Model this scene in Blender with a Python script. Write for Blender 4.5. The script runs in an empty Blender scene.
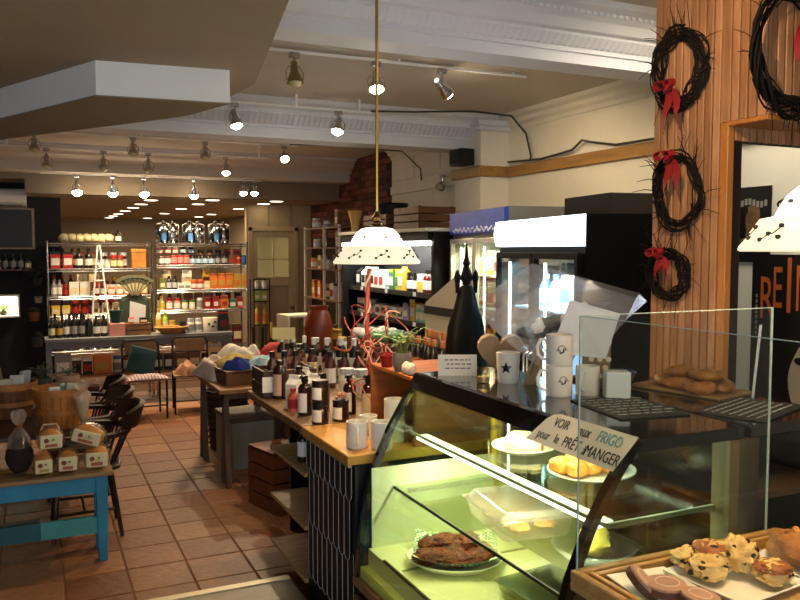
import bpy, bmesh, math, random
from mathutils import Vector, Matrix, noise
R = random.Random(7)
PI = math.pi
sc = bpy.context.scene
C = sc.collection
# ------------------------------------------------------------------ camera, world, exposure
cam = bpy.data.objects.new('camera', bpy.data.cameras.new('camera'))
C.objects.link(cam)
cam.data.sensor_width = 36.0
cam.data.lens = 36.0 * 790 / 800
cam.data.clip_start = 0.02
cam.location = (0, 0, 1.85)
cam.rotation_euler = (PI / 2 - math.atan(50 / 790), 0, -math.radians(24.9))
sc.camera = cam
w = bpy.data.worlds.new('world'); sc.world = w; w.use_nodes = True
w.node_tree.nodes['Background'].inputs[0].default_value = (0.55, 0.68, 0.9, 1)
w.node_tree.nodes['Background'].inputs[1].default_value = 0.25
vs = sc.view_settings
vs.view_transform = 'Standard'; vs.look = 'None'; vs.exposure = 1.05; vs.gamma = 1.0
vs.use_curve_mapping = False

def light(name, kind, loc, energy, col, size=0.1, rot=None, target=None, sizey=None, spot=None, blend=0.6):
    l = bpy.data.lights.new(name, kind); l.energy = energy; l.color = col
    if kind == 'AREA':
        l.size = size
        if sizey: l.shape = 'RECTANGLE'; l.size_y = sizey
    else:
        l.shadow_soft_size = size
    if kind == 'SPOT':
        l.spot_size = math.radians(spot); l.spot_blend = blend
    o = bpy.data.objects.new(name, l); C.objects.link(o); o.location = loc
    if rot: o.rotation_euler = rot
    if target is not None:
        d = Vector(target) - Vector(loc)
        o.rotation_euler = d.to_track_quat('-Z', 'Y').to_euler()
    return o
WARM = (1.0, 0.74, 0.45)
# daylight that enters by the shop window in the front wall behind the camera
light('shop_window_daylight', 'AREA', (-0.9, -1.95, 1.75), 46, (0.78, 0.87, 1.0), 3.6, rot=(PI / 2, 0, 0), sizey=1.7)

# ------------------------------------------------------------------ materials
def lin(h):
    h = h.lstrip('#'); v = [int(h[i:i + 2], 16) / 255 for i in (0, 2, 4)]
    return tuple(c / 12.92 if c <= 0.04045 else ((c + 0.055) / 1.055) ** 2.4 for c in v) + (1,)
MC = {}
def mat(hexc, rough=0.6, metal=0.0, var=0.0, vscale=6.0, bump=0.0, bscale=40.0, emit=0.0, alpha=1.0, coat=0.0, hex2=None, stretch=None, trans=0.0, kind='noise', name=None, spec=0.5):
    key = (hexc, rough, metal, var, vscale, bump, bscale, emit, alpha, coat, hex2, stretch, trans, kind, spec)
    if key in MC: return MC[key]
    m = bpy.data.materials.new(name or ('m_' + hexc.lstrip('#'))); m.use_nodes = True
    nt = m.node_tree; b = nt.nodes['Principled BSDF']; N = nt.nodes.new; Lk = nt.links.new
    c = lin(hexc)
    b.inputs['Base Color'].default_value = c
    b.inputs['Roughness'].default_value = rough
    b.inputs['Metallic'].default_value = metal
    b.inputs['Alpha'].default_value = alpha
    b.inputs['Specular IOR Level'].default_value = spec
    b.inputs['Coat Weight'].default_value = coat
    b.inputs['Transmission Weight'].default_value = trans
    if emit:
        b.inputs['Emission Color'].default_value = c; b.inputs['Emission Strength'].default_value = emit
    if var or bump:
        tc = N('ShaderNodeTexCoord'); mp = N('ShaderNodeMapping')
        Lk(tc.outputs['Object'], mp.inputs['Vector'])
        if stretch: mp.inputs['Scale'].default_value = stretch
    if var:
        if kind == 'wave':
            t = N('ShaderNodeTexWave'); t.inputs['Scale'].default_value = vscale; t.inputs['Distortion'].default_value = 6.0
            t.inputs['Detail'].default_value = 3.0; fac = t.outputs['Fac']
        else:
            t = N('ShaderNodeTexNoise'); t.inputs['Scale'].default_value = vscale; t.inputs['Detail'].default_value = 5.0
            t.inputs['Roughness'].default_value = 0.6; fac = t.outputs['Fac']
        Lk(mp.outputs['Vector'], t.inputs['Vector'])
        cr = N('ShaderNodeValToRGB')
        c2 = lin(hex2) if hex2 else tuple(x * (1 - var) for x in c[:3]) + (1,)
        c1 = c if hex2 else tuple(min(1, x * (1 + var * 0.7)) for x in c[:3]) + (1,)
        cr.color_ramp.elements[0].position = 0.3; cr.color_ramp.elements[0].color = c2
        cr.color_ramp.elements[1].position = 0.7; cr.color_ramp.elements[1].color = c1
        Lk(fac, cr.inputs['Fac']); Lk(cr.outputs['Color'], b.inputs['Base Color'])
    if bump:
        t2 = N('ShaderNodeTexNoise'); t2.inputs['Scale'].default_value = bscale; t2.inputs['Detail'].default_value = 4.0
        Lk(mp.outputs['Vector'], t2.inputs['Vector'])
        bp = N('ShaderNodeBump'); bp.inputs['Strength'].default_value = bump; bp.inputs['Distance'].default_value = 0.02
        Lk(t2.outputs['Fac'], bp.inputs['Height']); Lk(bp.outputs['Normal'], b.inputs['Normal'])
    MC[key] = m
    return m
def glass(tint='#e6f0e8', refl=0.9, key='glass', ior=1.5, film=0.0):
    k = (tint, refl, key, ior, film)
    if k in MC: return MC[k]
    m = bpy.data.materials.new('glass_pane'); m.use_nodes = True; nt = m.node_tree
    nt.nodes.remove(nt.nodes['Principled BSDF']); N = nt.nodes.new; Lk = nt.links.new
    tr = N('ShaderNodeBsdfTransparent'); tr.inputs[0].default_value = lin(tint)
    gl = N('ShaderNodeBsdfGlossy'); gl.inputs['Roughness'].default_value = 0.03 if not film else 0.15
    gl.inputs[0].default_value = (refl, refl, refl, 1)
    lw = N('ShaderNodeLayerWeight'); lw.inputs['Blend'].default_value = 0.5   # symmetric Schlick reflectance
    pw = N('ShaderNodeMath'); pw.operation = 'POWER'; pw.inputs[1].default_value = 5.0
    fr = N('ShaderNodeMath'); fr.operation = 'MULTIPLY_ADD'; fr.inputs[1].default_value = 0.9; fr.inputs[2].default_value = ((ior - 1) / (ior + 1)) ** 2
    Lk(lw.outputs['Facing'], pw.inputs[0]); Lk(pw.outputs[0], fr.inputs[0])
    mx = N('ShaderNodeMixShader')
    Lk(fr.outputs[0], mx.inputs[0]); Lk(tr.outputs[0], mx.inputs[1]); Lk(gl.outputs[0], mx.inputs[2])
    last = mx
    if film:
        df = N('ShaderNodeBsdfTranslucent'); df.inputs[0].default_value = (0.9, 0.93, 1, 1)
        m2 = N('ShaderNodeMixShader'); m2.inputs[0].default_value = film
        Lk(mx.outputs[0], m2.inputs[1]); Lk(df.outputs[0], m2.inputs[2]); last = m2
    Lk(last.outputs[0], nt.nodes['Material Output'].inputs['Surface'])
    MC[k] = m
    return m
def wood(h='#9a6a3c', h2='#6b4424', rough=0.55, s=(1, 1, 1), vs_=7.0):
    return mat(h, rough, var=0.5, vscale=vs_, bump=0.12, bscale=30, hex2=h2, stretch=s, name='wood')
def mix(h1, h2, t):
    a = [int(h1[i:i + 2], 16) for i in (1, 3, 5)]; b = [int(h2[i:i + 2], 16) for i in (1, 3, 5)]
    return '#%02x%02x%02x' % tuple(int(x * (1 - t) + y * t) for x, y in zip(a, b))

# ------------------------------------------------------------------ mesh helper
class MB:
    def __init__(s): s.v = []; s.f = []; s.m = []
    def add(s, vs_, fs, m=0, M=None):
        o = len(s.v)
        s.v += [tuple(M @ Vector(p)) if M else tuple(p) for p in vs_]
        for f in fs: s.f.append([i + o for i in f]); s.m.append(m)
        return s
    def box(s, c, d, m=0, rz=0, M=None):
        x, y, z = d[0] / 2, d[1] / 2, d[2] / 2
        vs_ = [(a * x, b * y, e * z) for e in (-1, 1) for b in (-1, 1) for a in (-1, 1)]
        MM = Matrix.Translation(c) @ Matrix.Rotation(rz, 4, 'Z')
        if M: MM = M @ MM
        return s.add(vs_, [(0, 2, 3, 1), (4, 5, 7, 6), (0, 1, 5, 4), (2, 6, 7, 3), (0, 4, 6, 2), (1, 3, 7, 5)], m, MM)
    def b2(s, x0, x1, y0, y1, z0, z1, m=0):
        return s.box(((x0 + x1) / 2, (y0 + y1) / 2, (z0 + z1) / 2), (abs(x1 - x0), abs(y1 - y0), abs(z1 - z0)), m)
    def lathe(s, prof, n=12, m=0, c=(0, 0, 0), M=None, sx=1, sy=1, cap=True):
        vs_ = []; fs = []
        for r, z in prof:
            for k in range(n):
                a = 2 * PI * k / n; vs_.append((c[0] + r * math.cos(a) * sx, c[1] + r * math.sin(a) * sy, c[2] + z))
        for i in range(len(prof) - 1):
            for k in range(n):
                k2 = (k + 1) % n; fs.append((i * n + k, i * n + k2, (i + 1) * n + k2, (i + 1) * n + k))
        if cap:
            if prof[0][0] > 1e-4: fs.append(tuple(reversed(range(n))))
            if prof[-1][0] > 1e-4: fs.append(tuple(range((len(prof) - 1) * n, len(prof) * n)))
        return s.add(vs_, fs, m, M)
    def tube(s, pts, r, n=6, m=0, r2=None, closed=False):
        pts = [Vector(p) for p in pts]; K = len(pts); vs_ = []; fs = []
        up = Vector((0, 0, 1)); prev = None
        for i, p in enumerate(pts):
            if closed: t = pts[(i + 1) % K] - pts[i - 1]
            else: t = pts[min(i + 1, K - 1)] - pts[max(i - 1, 0)]
            t = t.normalized() if t.length > 1e-9 else Vector((0, 0, 1))
            if prev is None:
                a = t.cross(up); a = a if a.length > 1e-3 else t.cross(Vector((1, 0, 0)))
            else:
                a = prev - t * prev.dot(t)
                if a.length < 1e-4: a = t.cross(up) if t.cross(up).length > 1e-3 else t.cross(Vector((1, 0, 0)))
            a.normalize(); prev = a; b = t.cross(a)
            rr = r if r2 is None else r + (r2 - r) * i / max(1, K - 1)
            for k in range(n):
                an = 2 * PI * k / n; vs_.append(p + (a * math.cos(an) + b * math.sin(an)) * rr)
        L = K if closed else K - 1
        for i in range(L):
            j = (i + 1) % K
            for k in range(n):
                k2 = (k + 1) % n; fs.append((i * n + k, i * n + k2, j * n + k2, j * n + k))
        if not closed: fs.append(tuple(reversed(range(n)))); fs.append(tuple(range((K - 1) * n, K * n)))
        return s.add(vs_, fs, m)
    def prism(s, poly, d0, d1, axis='z', m=0, M=None):
        n = len(poly)
        def P(p, d): return {'z': (p[0], p[1], d), 'y': (p[0], d, p[1]), 'x': (d, p[0], p[1])}[axis]
        vs_ = [P(p, d0) for p in poly] + [P(p, d1) for p in poly]
        fs = [tuple(range(n)), tuple(reversed(range(n, 2 * n)))] + [((i + 1) % n, i, n + i, n + (i + 1) % n) for i in range(n)]
        return s.add(vs_, fs, m, M)
    def strip(s, pts_a, pts_b, th=0.0015, m=0):
        """a ribbon between two polylines, with thickness"""
        A = [Vector(p) for p in pts_a]; Bq = [Vector(p) for p in pts_b]; n = len(A); vs_ = []
        for i in range(n):
            t = A[min(i + 1, n - 1)] - A[max(i - 1, 0)]; nn = t.cross(Bq[i] - A[i])
            nn = nn.normalized() * th if nn.length > 1e-9 else Vector((0, 0, th))
            vs_ += [A[i] + nn, Bq[i] + nn, Bq[i] - nn, A[i] - nn]
        fs = []
        for i in range(n - 1):
            for k in range(4): fs.append((i * 4 + k, i * 4 + (k + 1) % 4, i * 4 + 4 + (k + 1) % 4, i * 4 + 4 + k))
        fs.append((0, 1, 2, 3)); fs.append((4 * n - 1, 4 * n - 2, 4 * n - 3, 4 * n - 4))
        return s.add(vs_, fs, m)
    def blob(s, c, d, seed=0, amp=0.15, fr=2.0, m=0, n=12, k=8, flat=0.0, M=None):
        """closed lumpy body: a displaced ellipsoid, flattened at the bottom"""
        vs_ = []; fs = []; off = Vector((seed * 3.7, seed * 1.3, seed * 7.1))
        for i in range(k + 1):
            th = PI * i / k
            for j in range(n):
                ph = 2 * PI * j / n
                u = Vector((math.sin(th) * math.cos(ph), math.sin(th) * math.sin(ph), math.cos(th)))
                q = 1 + amp * noise.noise(u * fr + off) * 2
                z = u.z * q
                if z < -1 + flat: z = -1 + flat
                vs_.append((c[0] + u.x * q * d[0] / 2, c[1] + u.y * q * d[1] / 2, c[2] + z * d[2] / 2))
        for i in range(k):
            for j in range(n):
                j2 = (j + 1) % n; fs.append((i * n + j, (i + 1) * n + j, (i + 1) * n + j2, i * n + j2))
        return s.add(vs_, fs, m, M)
    def build(s, name, mats, parent=None, bevel=0.0, smooth=False, kind=None, seg=1):
        me = bpy.data.meshes.new(name); me.from_pydata([tuple(p) for p in s.v], [], s.f)
        for x in (mats if isinstance(mats, (list, tuple)) else [mats]): me.materials.append(x)
        for p, i in zip(me.polygons, s.m): p.material_index = i
        bm = bmesh.new(); bm.from_mesh(me)
        bmesh.ops.remove_doubles(bm, verts=bm.verts, dist=1e-5)
        bmesh.ops.recalc_face_normals(bm, faces=bm.faces)
        if bevel:
            es = [e for e in bm.edges if e.is_manifold and e.calc_face_angle(0) > 0.6]
            bmesh.ops.bevel(bm, geom=es, offset=bevel, segments=seg, profile=0.5, affect='EDGES', clamp_overlap=True)
        bm.to_mesh(me); bm.free()
        if smooth:
            me.polygons.foreach_set('use_smooth', [True] * len(me.polygons))
            try: me.set_sharp_from_angle(angle=math.radians(smooth if smooth is not True else 40))
            except Exception: pass
        o = bpy.data.objects.new(name, me); C.objects.link(o)
        if parent: o.parent = parent
        if kind: o['kind'] = kind
        return o
def tag(o, label, cat, group=None):
    o['label'] = label; o['category'] = cat
    if group: o['group'] = group
    return o
def thing(name, label, cat, loc=(0, 0, 0), rz=0, group=None):
    o = bpy.data.objects.new(name, None); C.objects.link(o); o.location = loc; o.rotation_euler = (0, 0, rz)
    o.empty_display_size = 0.05
    return tag(o, label, cat, group)
def struct(o): o['kind'] = 'structure'; return o
def put(o, loc, rz=0): o.location = loc; o.rotation_euler = (0, 0, rz); return o
def dup(root, loc, rz=0, label=None, scale=None):
    r = root.copy(); C.objects.link(r); r.location = loc; r.rotation_euler = (0, 0, rz)
    if label: r['label'] = label
    if scale: r.scale = scale
    for ch in root.children:
        c = ch.copy(); C.objects.link(c); c.parent = r
        for g in ch.children:
            d = g.copy(); C.objects.link(d); d.parent = c
    return r
def inst(src, name, loc, parent=None, rz=0, scale=None, m=None):
    """another object that shares a mesh (a piece of a surface)"""
    o = bpy.data.objects.new(name, src.data); C.objects.link(o); o.location = loc; o.rotation_euler = (0, 0, rz)
    if scale: o.scale = scale
    if parent: o.parent = parent
    return o
def text(name, body, size, material, parent, M, ext=0.0006, align='CENTER', sx=1.0, shear=0.0):
    cu = bpy.data.curves.new(name, 'FONT'); cu.body = body; cu.size = size; cu.align_x = align; cu.align_y = 'CENTER'
    cu.extrude = ext; cu.shear = shear; cu.resolution_u = 3
    t = bpy.data.objects.new('tmp_text', cu); C.objects.link(t)
    dg = bpy.context.evaluated_depsgraph_get()
    me = bpy.data.meshes.new_from_object(t.evaluated_get(dg)); me.name = name
    bpy.data.objects.remove(t); bpy.data.curves.remove(cu)
    me.transform(M @ Matrix.Diagonal((sx, 1, 1, 1)))
    me.materials.clear(); me.materials.append(material)
    o = bpy.data.objects.new(name, me); C.objects.link(o)
    if parent: o.parent = parent
    return o
ORD = ['', 'first', 'second', 'third', 'fourth', 'fifth', 'sixth', 'seventh', 'eighth', 'ninth', 'tenth', 'eleventh', 'twelfth', 'thirteenth', 'fourteenth', 'fifteenth', 'sixteenth', 'seventeenth', 'eighteenth', 'nineteenth', 'twentieth', '21st', '22nd', '23rd', '24th', '25th', '26th', '27th', '28th']

# ------------------------------------------------------------------ shared materials
M_cream = mat('#e2dcc8', 0.7, var=0.06, vscale=3)
M_ceil = mat('#c2b8a8', 0.85, var=0.05, vscale=2)
M_white = mat('#f0efec', 0.5)
M_molding = mat('#dcdce0', 0.6, bump=0.05, bscale=60)
M_tan = mat('#a4917a', 0.8, var=0.05, vscale=1.5)
M_black = mat('#09090a', 0.4, spec=0.3)
M_matt = mat('#030303', 0.6, spec=0.12, name='matt_black')
M_blackgloss = mat('#090909', 0.12, coat=0.5)
M_dark = mat('#1c1a19', 0.6, var=0.2, vscale=5)
M_chrome = mat('#c8c8cc', 0.22, metal=1.0)
M_brass = mat('#b08d4a', 0.3, metal=1.0)
M_pine = wood('#c98f52', '#a2693a', 0.5, (1, 12, 1), 3)
M_paper = mat('#efe8d6', 0.8)
M_glass = glass()
M_glassgreen = glass('#f5f9ec', 0.9)
M_acryl = glass('#f9fbfa', 0.75)
M_bulb = mat('#ffe6bf', emit=14.0)
# ------------------------------------------------------------------ the setting
def sbox(name, x0, x1, y0, y1, z0, z1, m, bevel=0):
    return struct(MB().b2(x0, x1, y0, y1, z0, z1).build(name, m, bevel=bevel))
M_grout = mat('#74513a', 0.9, var=0.3, vscale=3, hex2='#5a3c28')
floor = sbox('floor', -4.1, 4.1, -2.3, 17.7, -0.12, -0.004, M_grout)
tv = []
for i, (a, b) in enumerate([('#8f5e38', '#704428'), ('#885732', '#6a3e22'), ('#956840', '#784e30'), ('#814d2c', '#623820'), ('#8c5e38', '#6e4428'), ('#844e2c', '#966a42')]):
    q = MB().box((0, 0, -0.006), (0.326, 0.326, 0.012)).build('tile', mat(a, 0.45, var=0.4, vscale=11 + i * 2, bump=0.2, bscale=22, hex2=b, name='terracotta'), floor, bevel=0.004)
    q.location = (0.78 + 0.335 * (0.5 - i), 10.6 + 0.1675, 0); tv.append(q)
for ix in range(-6, 5):
    for iy in range(-3, 17):
        cx, cy = 0.78 + 0.335 * (ix + 0.5), 5.06 + 0.335 * (iy + 0.5)
        if iy == 16 and -5 <= ix <= 0: pass
        if cx > 1.2 and cy < 4.8 and ix > 3: continue
        inst(R.choice(tv), 'tile', (cx, cy, R.uniform(-0.0008, 0.0008)), floor, R.choice((0, PI / 2, PI, 1.5 * PI)))
for q in tv: bpy.data.objects.remove(q)
plat = struct(MB().prism([(-4.1, -2.3), (4.1, -2.3), (4.1, 3.17), (1.2, 3.17), (1.2, 4.0), (-4.1, 4.0)], -0.002, 0.1).build('floor_platform', mat('#7f745c', 0.4, var=0.25, vscale=2.5, hex2='#6a5f4a', stretch=(1, 6, 1), name='vinyl')))
MB().prism([(4.0, 0.0), (4.035, 0.0), (4.035, 0.085), (4.02, 0.106), (3.97, 0.106), (3.97, 0.1), (4.0, 0.1)], -4.0, 1.2, 'x').build('step_nosing', mat('#cbbf9e', 0.35, metal=0.3), plat)

# walls
wr = sbox('wall_right', 3.75, 3.9, -2.3, 8.3, 0, 3.15, M_cream)
crown = [(0, 0), (0, -0.13), (-0.012, -0.13), (-0.02, -0.10), (-0.05, -0.08), (-0.06, -0.05), (-0.1, -0.03), (-0.11, 0)]
MB().prism([(3.75 + a, 3.0 + b) for a, b in crown], 3.84, 8.3, 'y').build('crown_molding', M_cream, wr)
M_trim = wood('#b08448', '#8f6733', 0.5, (6, 1, 6), 4)
MB().b2(3.715, 3.75, 3.0, 5.85, 2.475, 2.565).build('picture_rail', M_trim, wr, bevel=0.006)
MB().b2(3.73, 3.75, 6.3, 8.3, 2.475, 2.565).build('picture_rail', M_cream, wr, bevel=0.006)
for a in (6.5, 7.1, 7.7): MB().b2(3.735, 3.75, a, a + 0.5, 2.62, 2.86).build('wall_panel', M_cream, wr, bevel=0.01)
col = sbox('column', 3.47, 3.75, 5.85, 6.3, 0, 3.0, mat('#e6e0d0', 0.7, var=0.05))
MB().b2(3.44, 3.75, 5.82, 6.33, 2.475, 2.565).build('picture_rail', M_trim, col, bevel=0.006)
MB().b2(3.43, 3.75, 5.81, 6.34, 2.86, 2.9).b2(3.41, 3.75, 5.79, 6.36, 2.9, 2.95).build('capital_molding', M_molding, col, bevel=0.008)
wb = sbox('wall_brick', 3.75, 3.9, 8.3, 17.7, 0, 3.15, mat('#2e1f19', 0.9))
bk = MB()
Mbr = [mat(h, 0.85, bump=0.3, bscale=50) for h in ('#5a3024', '#6e3a2a', '#46251d', '#7b4733')]
for r_ in range(14):
    z = 1.95 + r_ * 0.075
    for k in range(14):
        y = 8.32 + k * 0.225 + (0.11 if r_ % 2 else 0)
        if z > 2.95: continue
        bk.b2(3.74, 3.756, y, y + 0.212, z, z + 0.064, R.randrange(4))
bk.build('brick', Mbr, wb, kind='stuff')
M_wdark = mat('#17171a', 0.85, var=0.2, vscale=2)
sbox('wall_back', -4.1, 0.33, 10.75, 10.87, 0, 3.15, M_wdark)
M_olive = mat('#a3937a', 0.8, var=0.08, vscale=1)
sbox('wall_backroom_end', -1.0, 3.75, 17.5, 17.65, 0, 2.5, M_olive)
sbox('wall_backroom_right', 3.66, 3.75, 11.3, 17.5, 0, 2.5, M_olive)
sbox('wall_backroom_left', -1.0, -0.9, 10.87, 17.5, 0, 2.5, M_olive)
wd = struct(MB().prism([(2.78, 0), (2.86, 0), (2.86, 2.12), (3.48, 2.12), (3.48, 0), (3.75, 0), (3.75, 2.5), (2.78, 2.5)], 11.2, 11.3, 'y').build('wall_door', mat('#b09a76', 0.75, var=0.06)))
for x in (2.78, 3.09, 3.42): MB().b2(x, x + 0.025, 11.19, 11.2, 2.16, 2.5).build('panel_batten', mat('#97825f', 0.7), wd)
sbox('wall_left', -4.15, -4.0, -2.3, 10.87, 0, 3.15, mat('#8a7c68', 0.8))
wf = struct(MB().b2(-4.1, 4.0, -2.35, -2.2, 0, 0.85).b2(-4.1, 4.0, -2.35, -2.2, 2.65, 3.15).b2(-4.1, -2.75, -2.35, -2.2, 0.85, 2.65).b2(0.95, 4.0, -2.35, -2.2, 0.85, 2.65).build('wall_front', M_cream))
wn = struct(MB().b2(-2.75, 0.95, -2.3, -2.24, 0.85, 0.92).b2(-2.75, 0.95, -2.3, -2.24, 2.58, 2.65).b2(-2.75, -2.68, -2.3, -2.24, 0.92, 2.58).b2(0.88, 0.95, -2.3, -2.24, 0.92, 2.58).b2(-0.93, -0.87, -2.3, -2.24, 0.92, 2.58).build('window_1', M_dark))
for x0, x1 in ((-2.68, -0.93), (-0.87, 0.88)): MB().b2(x0, x1, -2.28, -2.27, 0.92, 2.58).build('pane', M_glass, wn)

# ceilings, beams and soffits
sbox('ceiling_front', -4.1, 3.9, -2.3, 3.6, 3.15, 3.25, M_ceil)
sbox('ceiling', -4.1, 3.9, 3.6, 10.05, 3.0, 3.1, M_ceil)
sbox('ceiling_backroom', -0.06, 3.75, 10.2, 17.7, 2.5, 2.6, mat('#b5a58c', 0.85, var=0.05))
fa = struct(MB().b2(-0.06, 3.75, 10.0, 10.2, 2.5, 3.0).build('soffit_back', mat('#84745e', 0.7, var=0.05)))
MB().b2(-4.1, -0.06, 10.0, 10.75, 2.66, 3.0).build('soffit_end', mat('#84745e', 0.7, var=0.05), fa)
b1 = struct(MB().prism([(3.36, 3.15), (3.37, 3.12), (3.42, 3.105), (3.43, 3.09), (3.47, 3.07), (3.5, 3.04), (3.51, 3.03), (3.55, 3.025), (3.555, 3.01), (3.60, 2.97), (3.615, 2.965), (3.615, 2.94), (3.63, 2.94), (3.63, 2.88), (3.84, 2.88), (3.84, 3.05), (3.84, 3.15)], 0.9, 3.75, 'x').build('trim_1', M_molding))
fl = MB()
for k in range(64):
    x = 0.99 + k * 0.043
    fl.prism([(3.553, 3.022), (3.582, 2.995), (3.612, 2.966), (3.606, 2.962), (3.55, 3.012)], x, x + 0.02, 'x')
    fl.b2(x, x + 0.02, 3.418, 3.44, 3.088, 3.106)
fl.build('dentil', M_molding, b1, kind='stuff')
b2_ = struct(MB().prism([(5.84, 3.0), (5.85, 2.97), (5.91, 2.94), (5.93, 2.92), (5.94, 2.89), (5.99, 2.85), (6.02, 2.82), (6.02, 2.8), (6.05, 2.8), (6.05, 2.72), (6.32, 2.72), (6.32, 3.0)], -4.0, 3.75, 'x').build('trim_2', M_molding))
fl = MB()
for k in range(90):
    x = -0.25 + k * 0.044
    fl.prism([(5.94, 2.905), (5.98, 2.87), (6.018, 2.825), (6.012, 2.815), (5.93, 2.89)], x, x + 0.024, 'x')
fl.build('dentil', M_molding, b2_, kind='stuff')
b3 = struct(MB().prism([(9.38, 3.0), (9.4, 2.96), (9.46, 2.93), (9.48, 2.9), (9.55, 2.86), (9.57, 2.83), (9.6, 2.83), (9.6, 2.72), (9.9, 2.72), (9.9, 3.0)], -4.0, 3.75, 'x').build('trim_3', mat('#cfc4b2', 0.65)))
MB().b2(-4, 3.75, 9.36, 9.4, 2.975, 3.0).build('picture_rail', M_molding, b3)
bh = struct(MB().prism([(0.18, -2.2), (0.825, 2.685), (0.95, 3.40), (1.07, 4.093), (1.03, 4.5), (0.5, 5.0), (-0.4, 5.75), (-4.0, 5.75), (-4.0, -2.2)], 2.71, 3.149).build('bulkhead', M_tan))
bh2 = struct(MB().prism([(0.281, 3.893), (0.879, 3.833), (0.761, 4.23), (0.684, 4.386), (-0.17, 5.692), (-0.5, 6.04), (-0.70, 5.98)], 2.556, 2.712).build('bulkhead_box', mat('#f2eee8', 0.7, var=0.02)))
MB().prism([(0.283, 3.896), (0.876, 3.837), (0.759, 4.229), (0.682, 4.384), (-0.171, 5.689), (-0.5, 6.037), (-0.696, 5.976)], 2.55, 2.556).build('darker_underside', mat('#8a7860', 0.8), bh2)  # separate slab so the box underside is darker than its sides

# slat-clad partition with the kitchen opening
M_slatback = mat('#2a170c', 0.8)
M_slats = [wood(a, b, 0.5, (8, 8, 1), 4) for a, b in (('#c08a5e', '#9c6a44'), ('#b48056', '#90603c'), ('#ca9468', '#a5724c'))]
sp = sbox('wall_slat', 2.77, 2.87, 2.36, 2.99, 0.1, 3.15, M_slatback)
# opening is cut by building the header separately
bpy.data.objects.remove(sp)
sp = struct(MB().b2(2.77, 2.87, 2.575, 2.99, 0.1, 3.15).b2(2.77, 3.75, 2.36, 2.53, 2.4, 3.15).b2(2.78, 3.75, 2.555, 2.60, 2.325, 2.6).build('wall_slat', M_slatback))
sl = {}
def slat(x0, x1, y0, y1, z0, z1):
    MB().b2(x0, x1, y0, y1, z0, z1).build('slat', R.choice(M_slats), sp, bevel=0.003)
for k in range(9):
    y1 = 2.985 - k * 0.0455
    slat(2.738, 2.77, y1 - 0.037, y1, 0.1, 3.148)
slat(2.738, 2.77, 2.5285, 2.5785, 2.402, 3.148)
for k in range(4):
    y1 = 2.522 - k * 0.0455
    slat(2.738, 2.77, y1 - 0.037, y1, 2.402, 3.148)
for k in range(21):
    x0 = 2.745 + k * 0.0475
    slat(x0, x0 + 0.039, 2.335, 2.36, 2.402, 3.148)
for k in range(21):
    x0 = 2.785 + k * 0.0455
    slat(x0, x0 + 0.037, 2.535, 2.555, 2.325, 2.395)
M_orange = wood('#c8843c', '#a9672c', 0.45, (10, 10, 1), 3)
MB().b2(2.735, 2.775, 2.53, 2.573, 0.1, 2.40).build('post', M_orange, sp, bevel=0.004)
MB().b2(2.735, 3.75, 2.33, 2.535, 2.383, 2.402).build('lintel_board', M_orange, sp, bevel=0.003)

# door at the back
dr = struct(MB().b2(2.86, 2.94, 11.21, 11.25, 0.02, 2.12).b2(3.40, 3.48, 11.21, 11.25, 0.02, 2.12).b2(2.94, 3.40, 11.21, 11.25, 2.03, 2.12).b2(2.94, 3.40, 11.21, 11.25, 0.02, 0.25).b2(2.94, 3.40, 11.21, 11.25, 1.33, 1.46).build('door_1', mat('#c0ab82', 0.6, var=0.06), bevel=0.004))
MB().b2(2.94, 3.40, 11.225, 11.24, 0.25, 1.33).build('door_panel', mat('#a8926c', 0.65), dr)
MB().b2(3.165, 3.18, 11.205, 11.25, 1.46, 2.03).b2(2.94, 3.40, 11.205, 11.25, 1.71, 1.725).build('muntin', mat('#c0ab82', 0.6), dr)
for x0, x1 in ((2.94, 3.165), (3.18, 3.40)):
    for z0, z1 in ((1.46, 1.71), (1.725, 2.03)): MB().b2(x0, x1, 11.228, 11.234, z0, z1).build('pane', M_glass, dr)
MB().lathe([(0.0, 0), (0.025, 0.005), (0.03, 0.03), (0.015, 0.045), (0.012, 0.06)], 10, M=Matrix.Translation((3.44, 11.15, 1.0)) @ Matrix.Rotation(-PI / 2, 4, 'X')).build('door_knob', M_brass, dr, smooth=True)
MB().b2(2.80, 2.86, 11.17, 11.2, 0, 2.18).b2(3.48, 3.54, 11.17, 11.2, 0, 2.18).b2(2.80, 3.54, 11.17, 11.2, 2.12, 2.19).build('door_frame', mat('#bda67c', 0.6), dr, bevel=0.004)

# ------------------------------------------------------------------ light fixtures
def downlight(x, y, lab):
    t = thing('downlight', lab, 'ceiling light', (x, y, 2.5), group='recessed lights of the back room')
    MB().lathe([(0.085, 0.0), (0.1, -0.004), (0.102, 0.0)], 16, cap=False).build('ring', M_white, t, smooth=True)
    MB().lathe([(0.0, -0.003), (0.085, -0.003), (0.085, 0.0)], 16).build('lens', mat('#ffe9c8', emit=5.0), t)
k = 0
for X, ys in ((1.42, (10.8, 11.8, 12.8, 13.95, 15.15, 16.1, 16.95)), (2.15, (10.45, 11.45, 12.85, 14.6, 16.9)), (2.98, (10.35, 11.0, 12.5, 14.6, 15.8))):
    nm = {1.42: 'left', 2.15: 'middle', 2.98: 'right'}[X]
    for i, y in enumerate(ys):
        downlight(X, y, 'glowing round recessed light in back room ceiling, %s from front in %s row' % (ORD[i + 1], nm))
for y in (12.0, 14.5): light('backroom_light', 'AREA', (2.1, y, 2.46), 26, WARM, 1.6, rot=(0, 0, 0), sizey=1.2)

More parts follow.
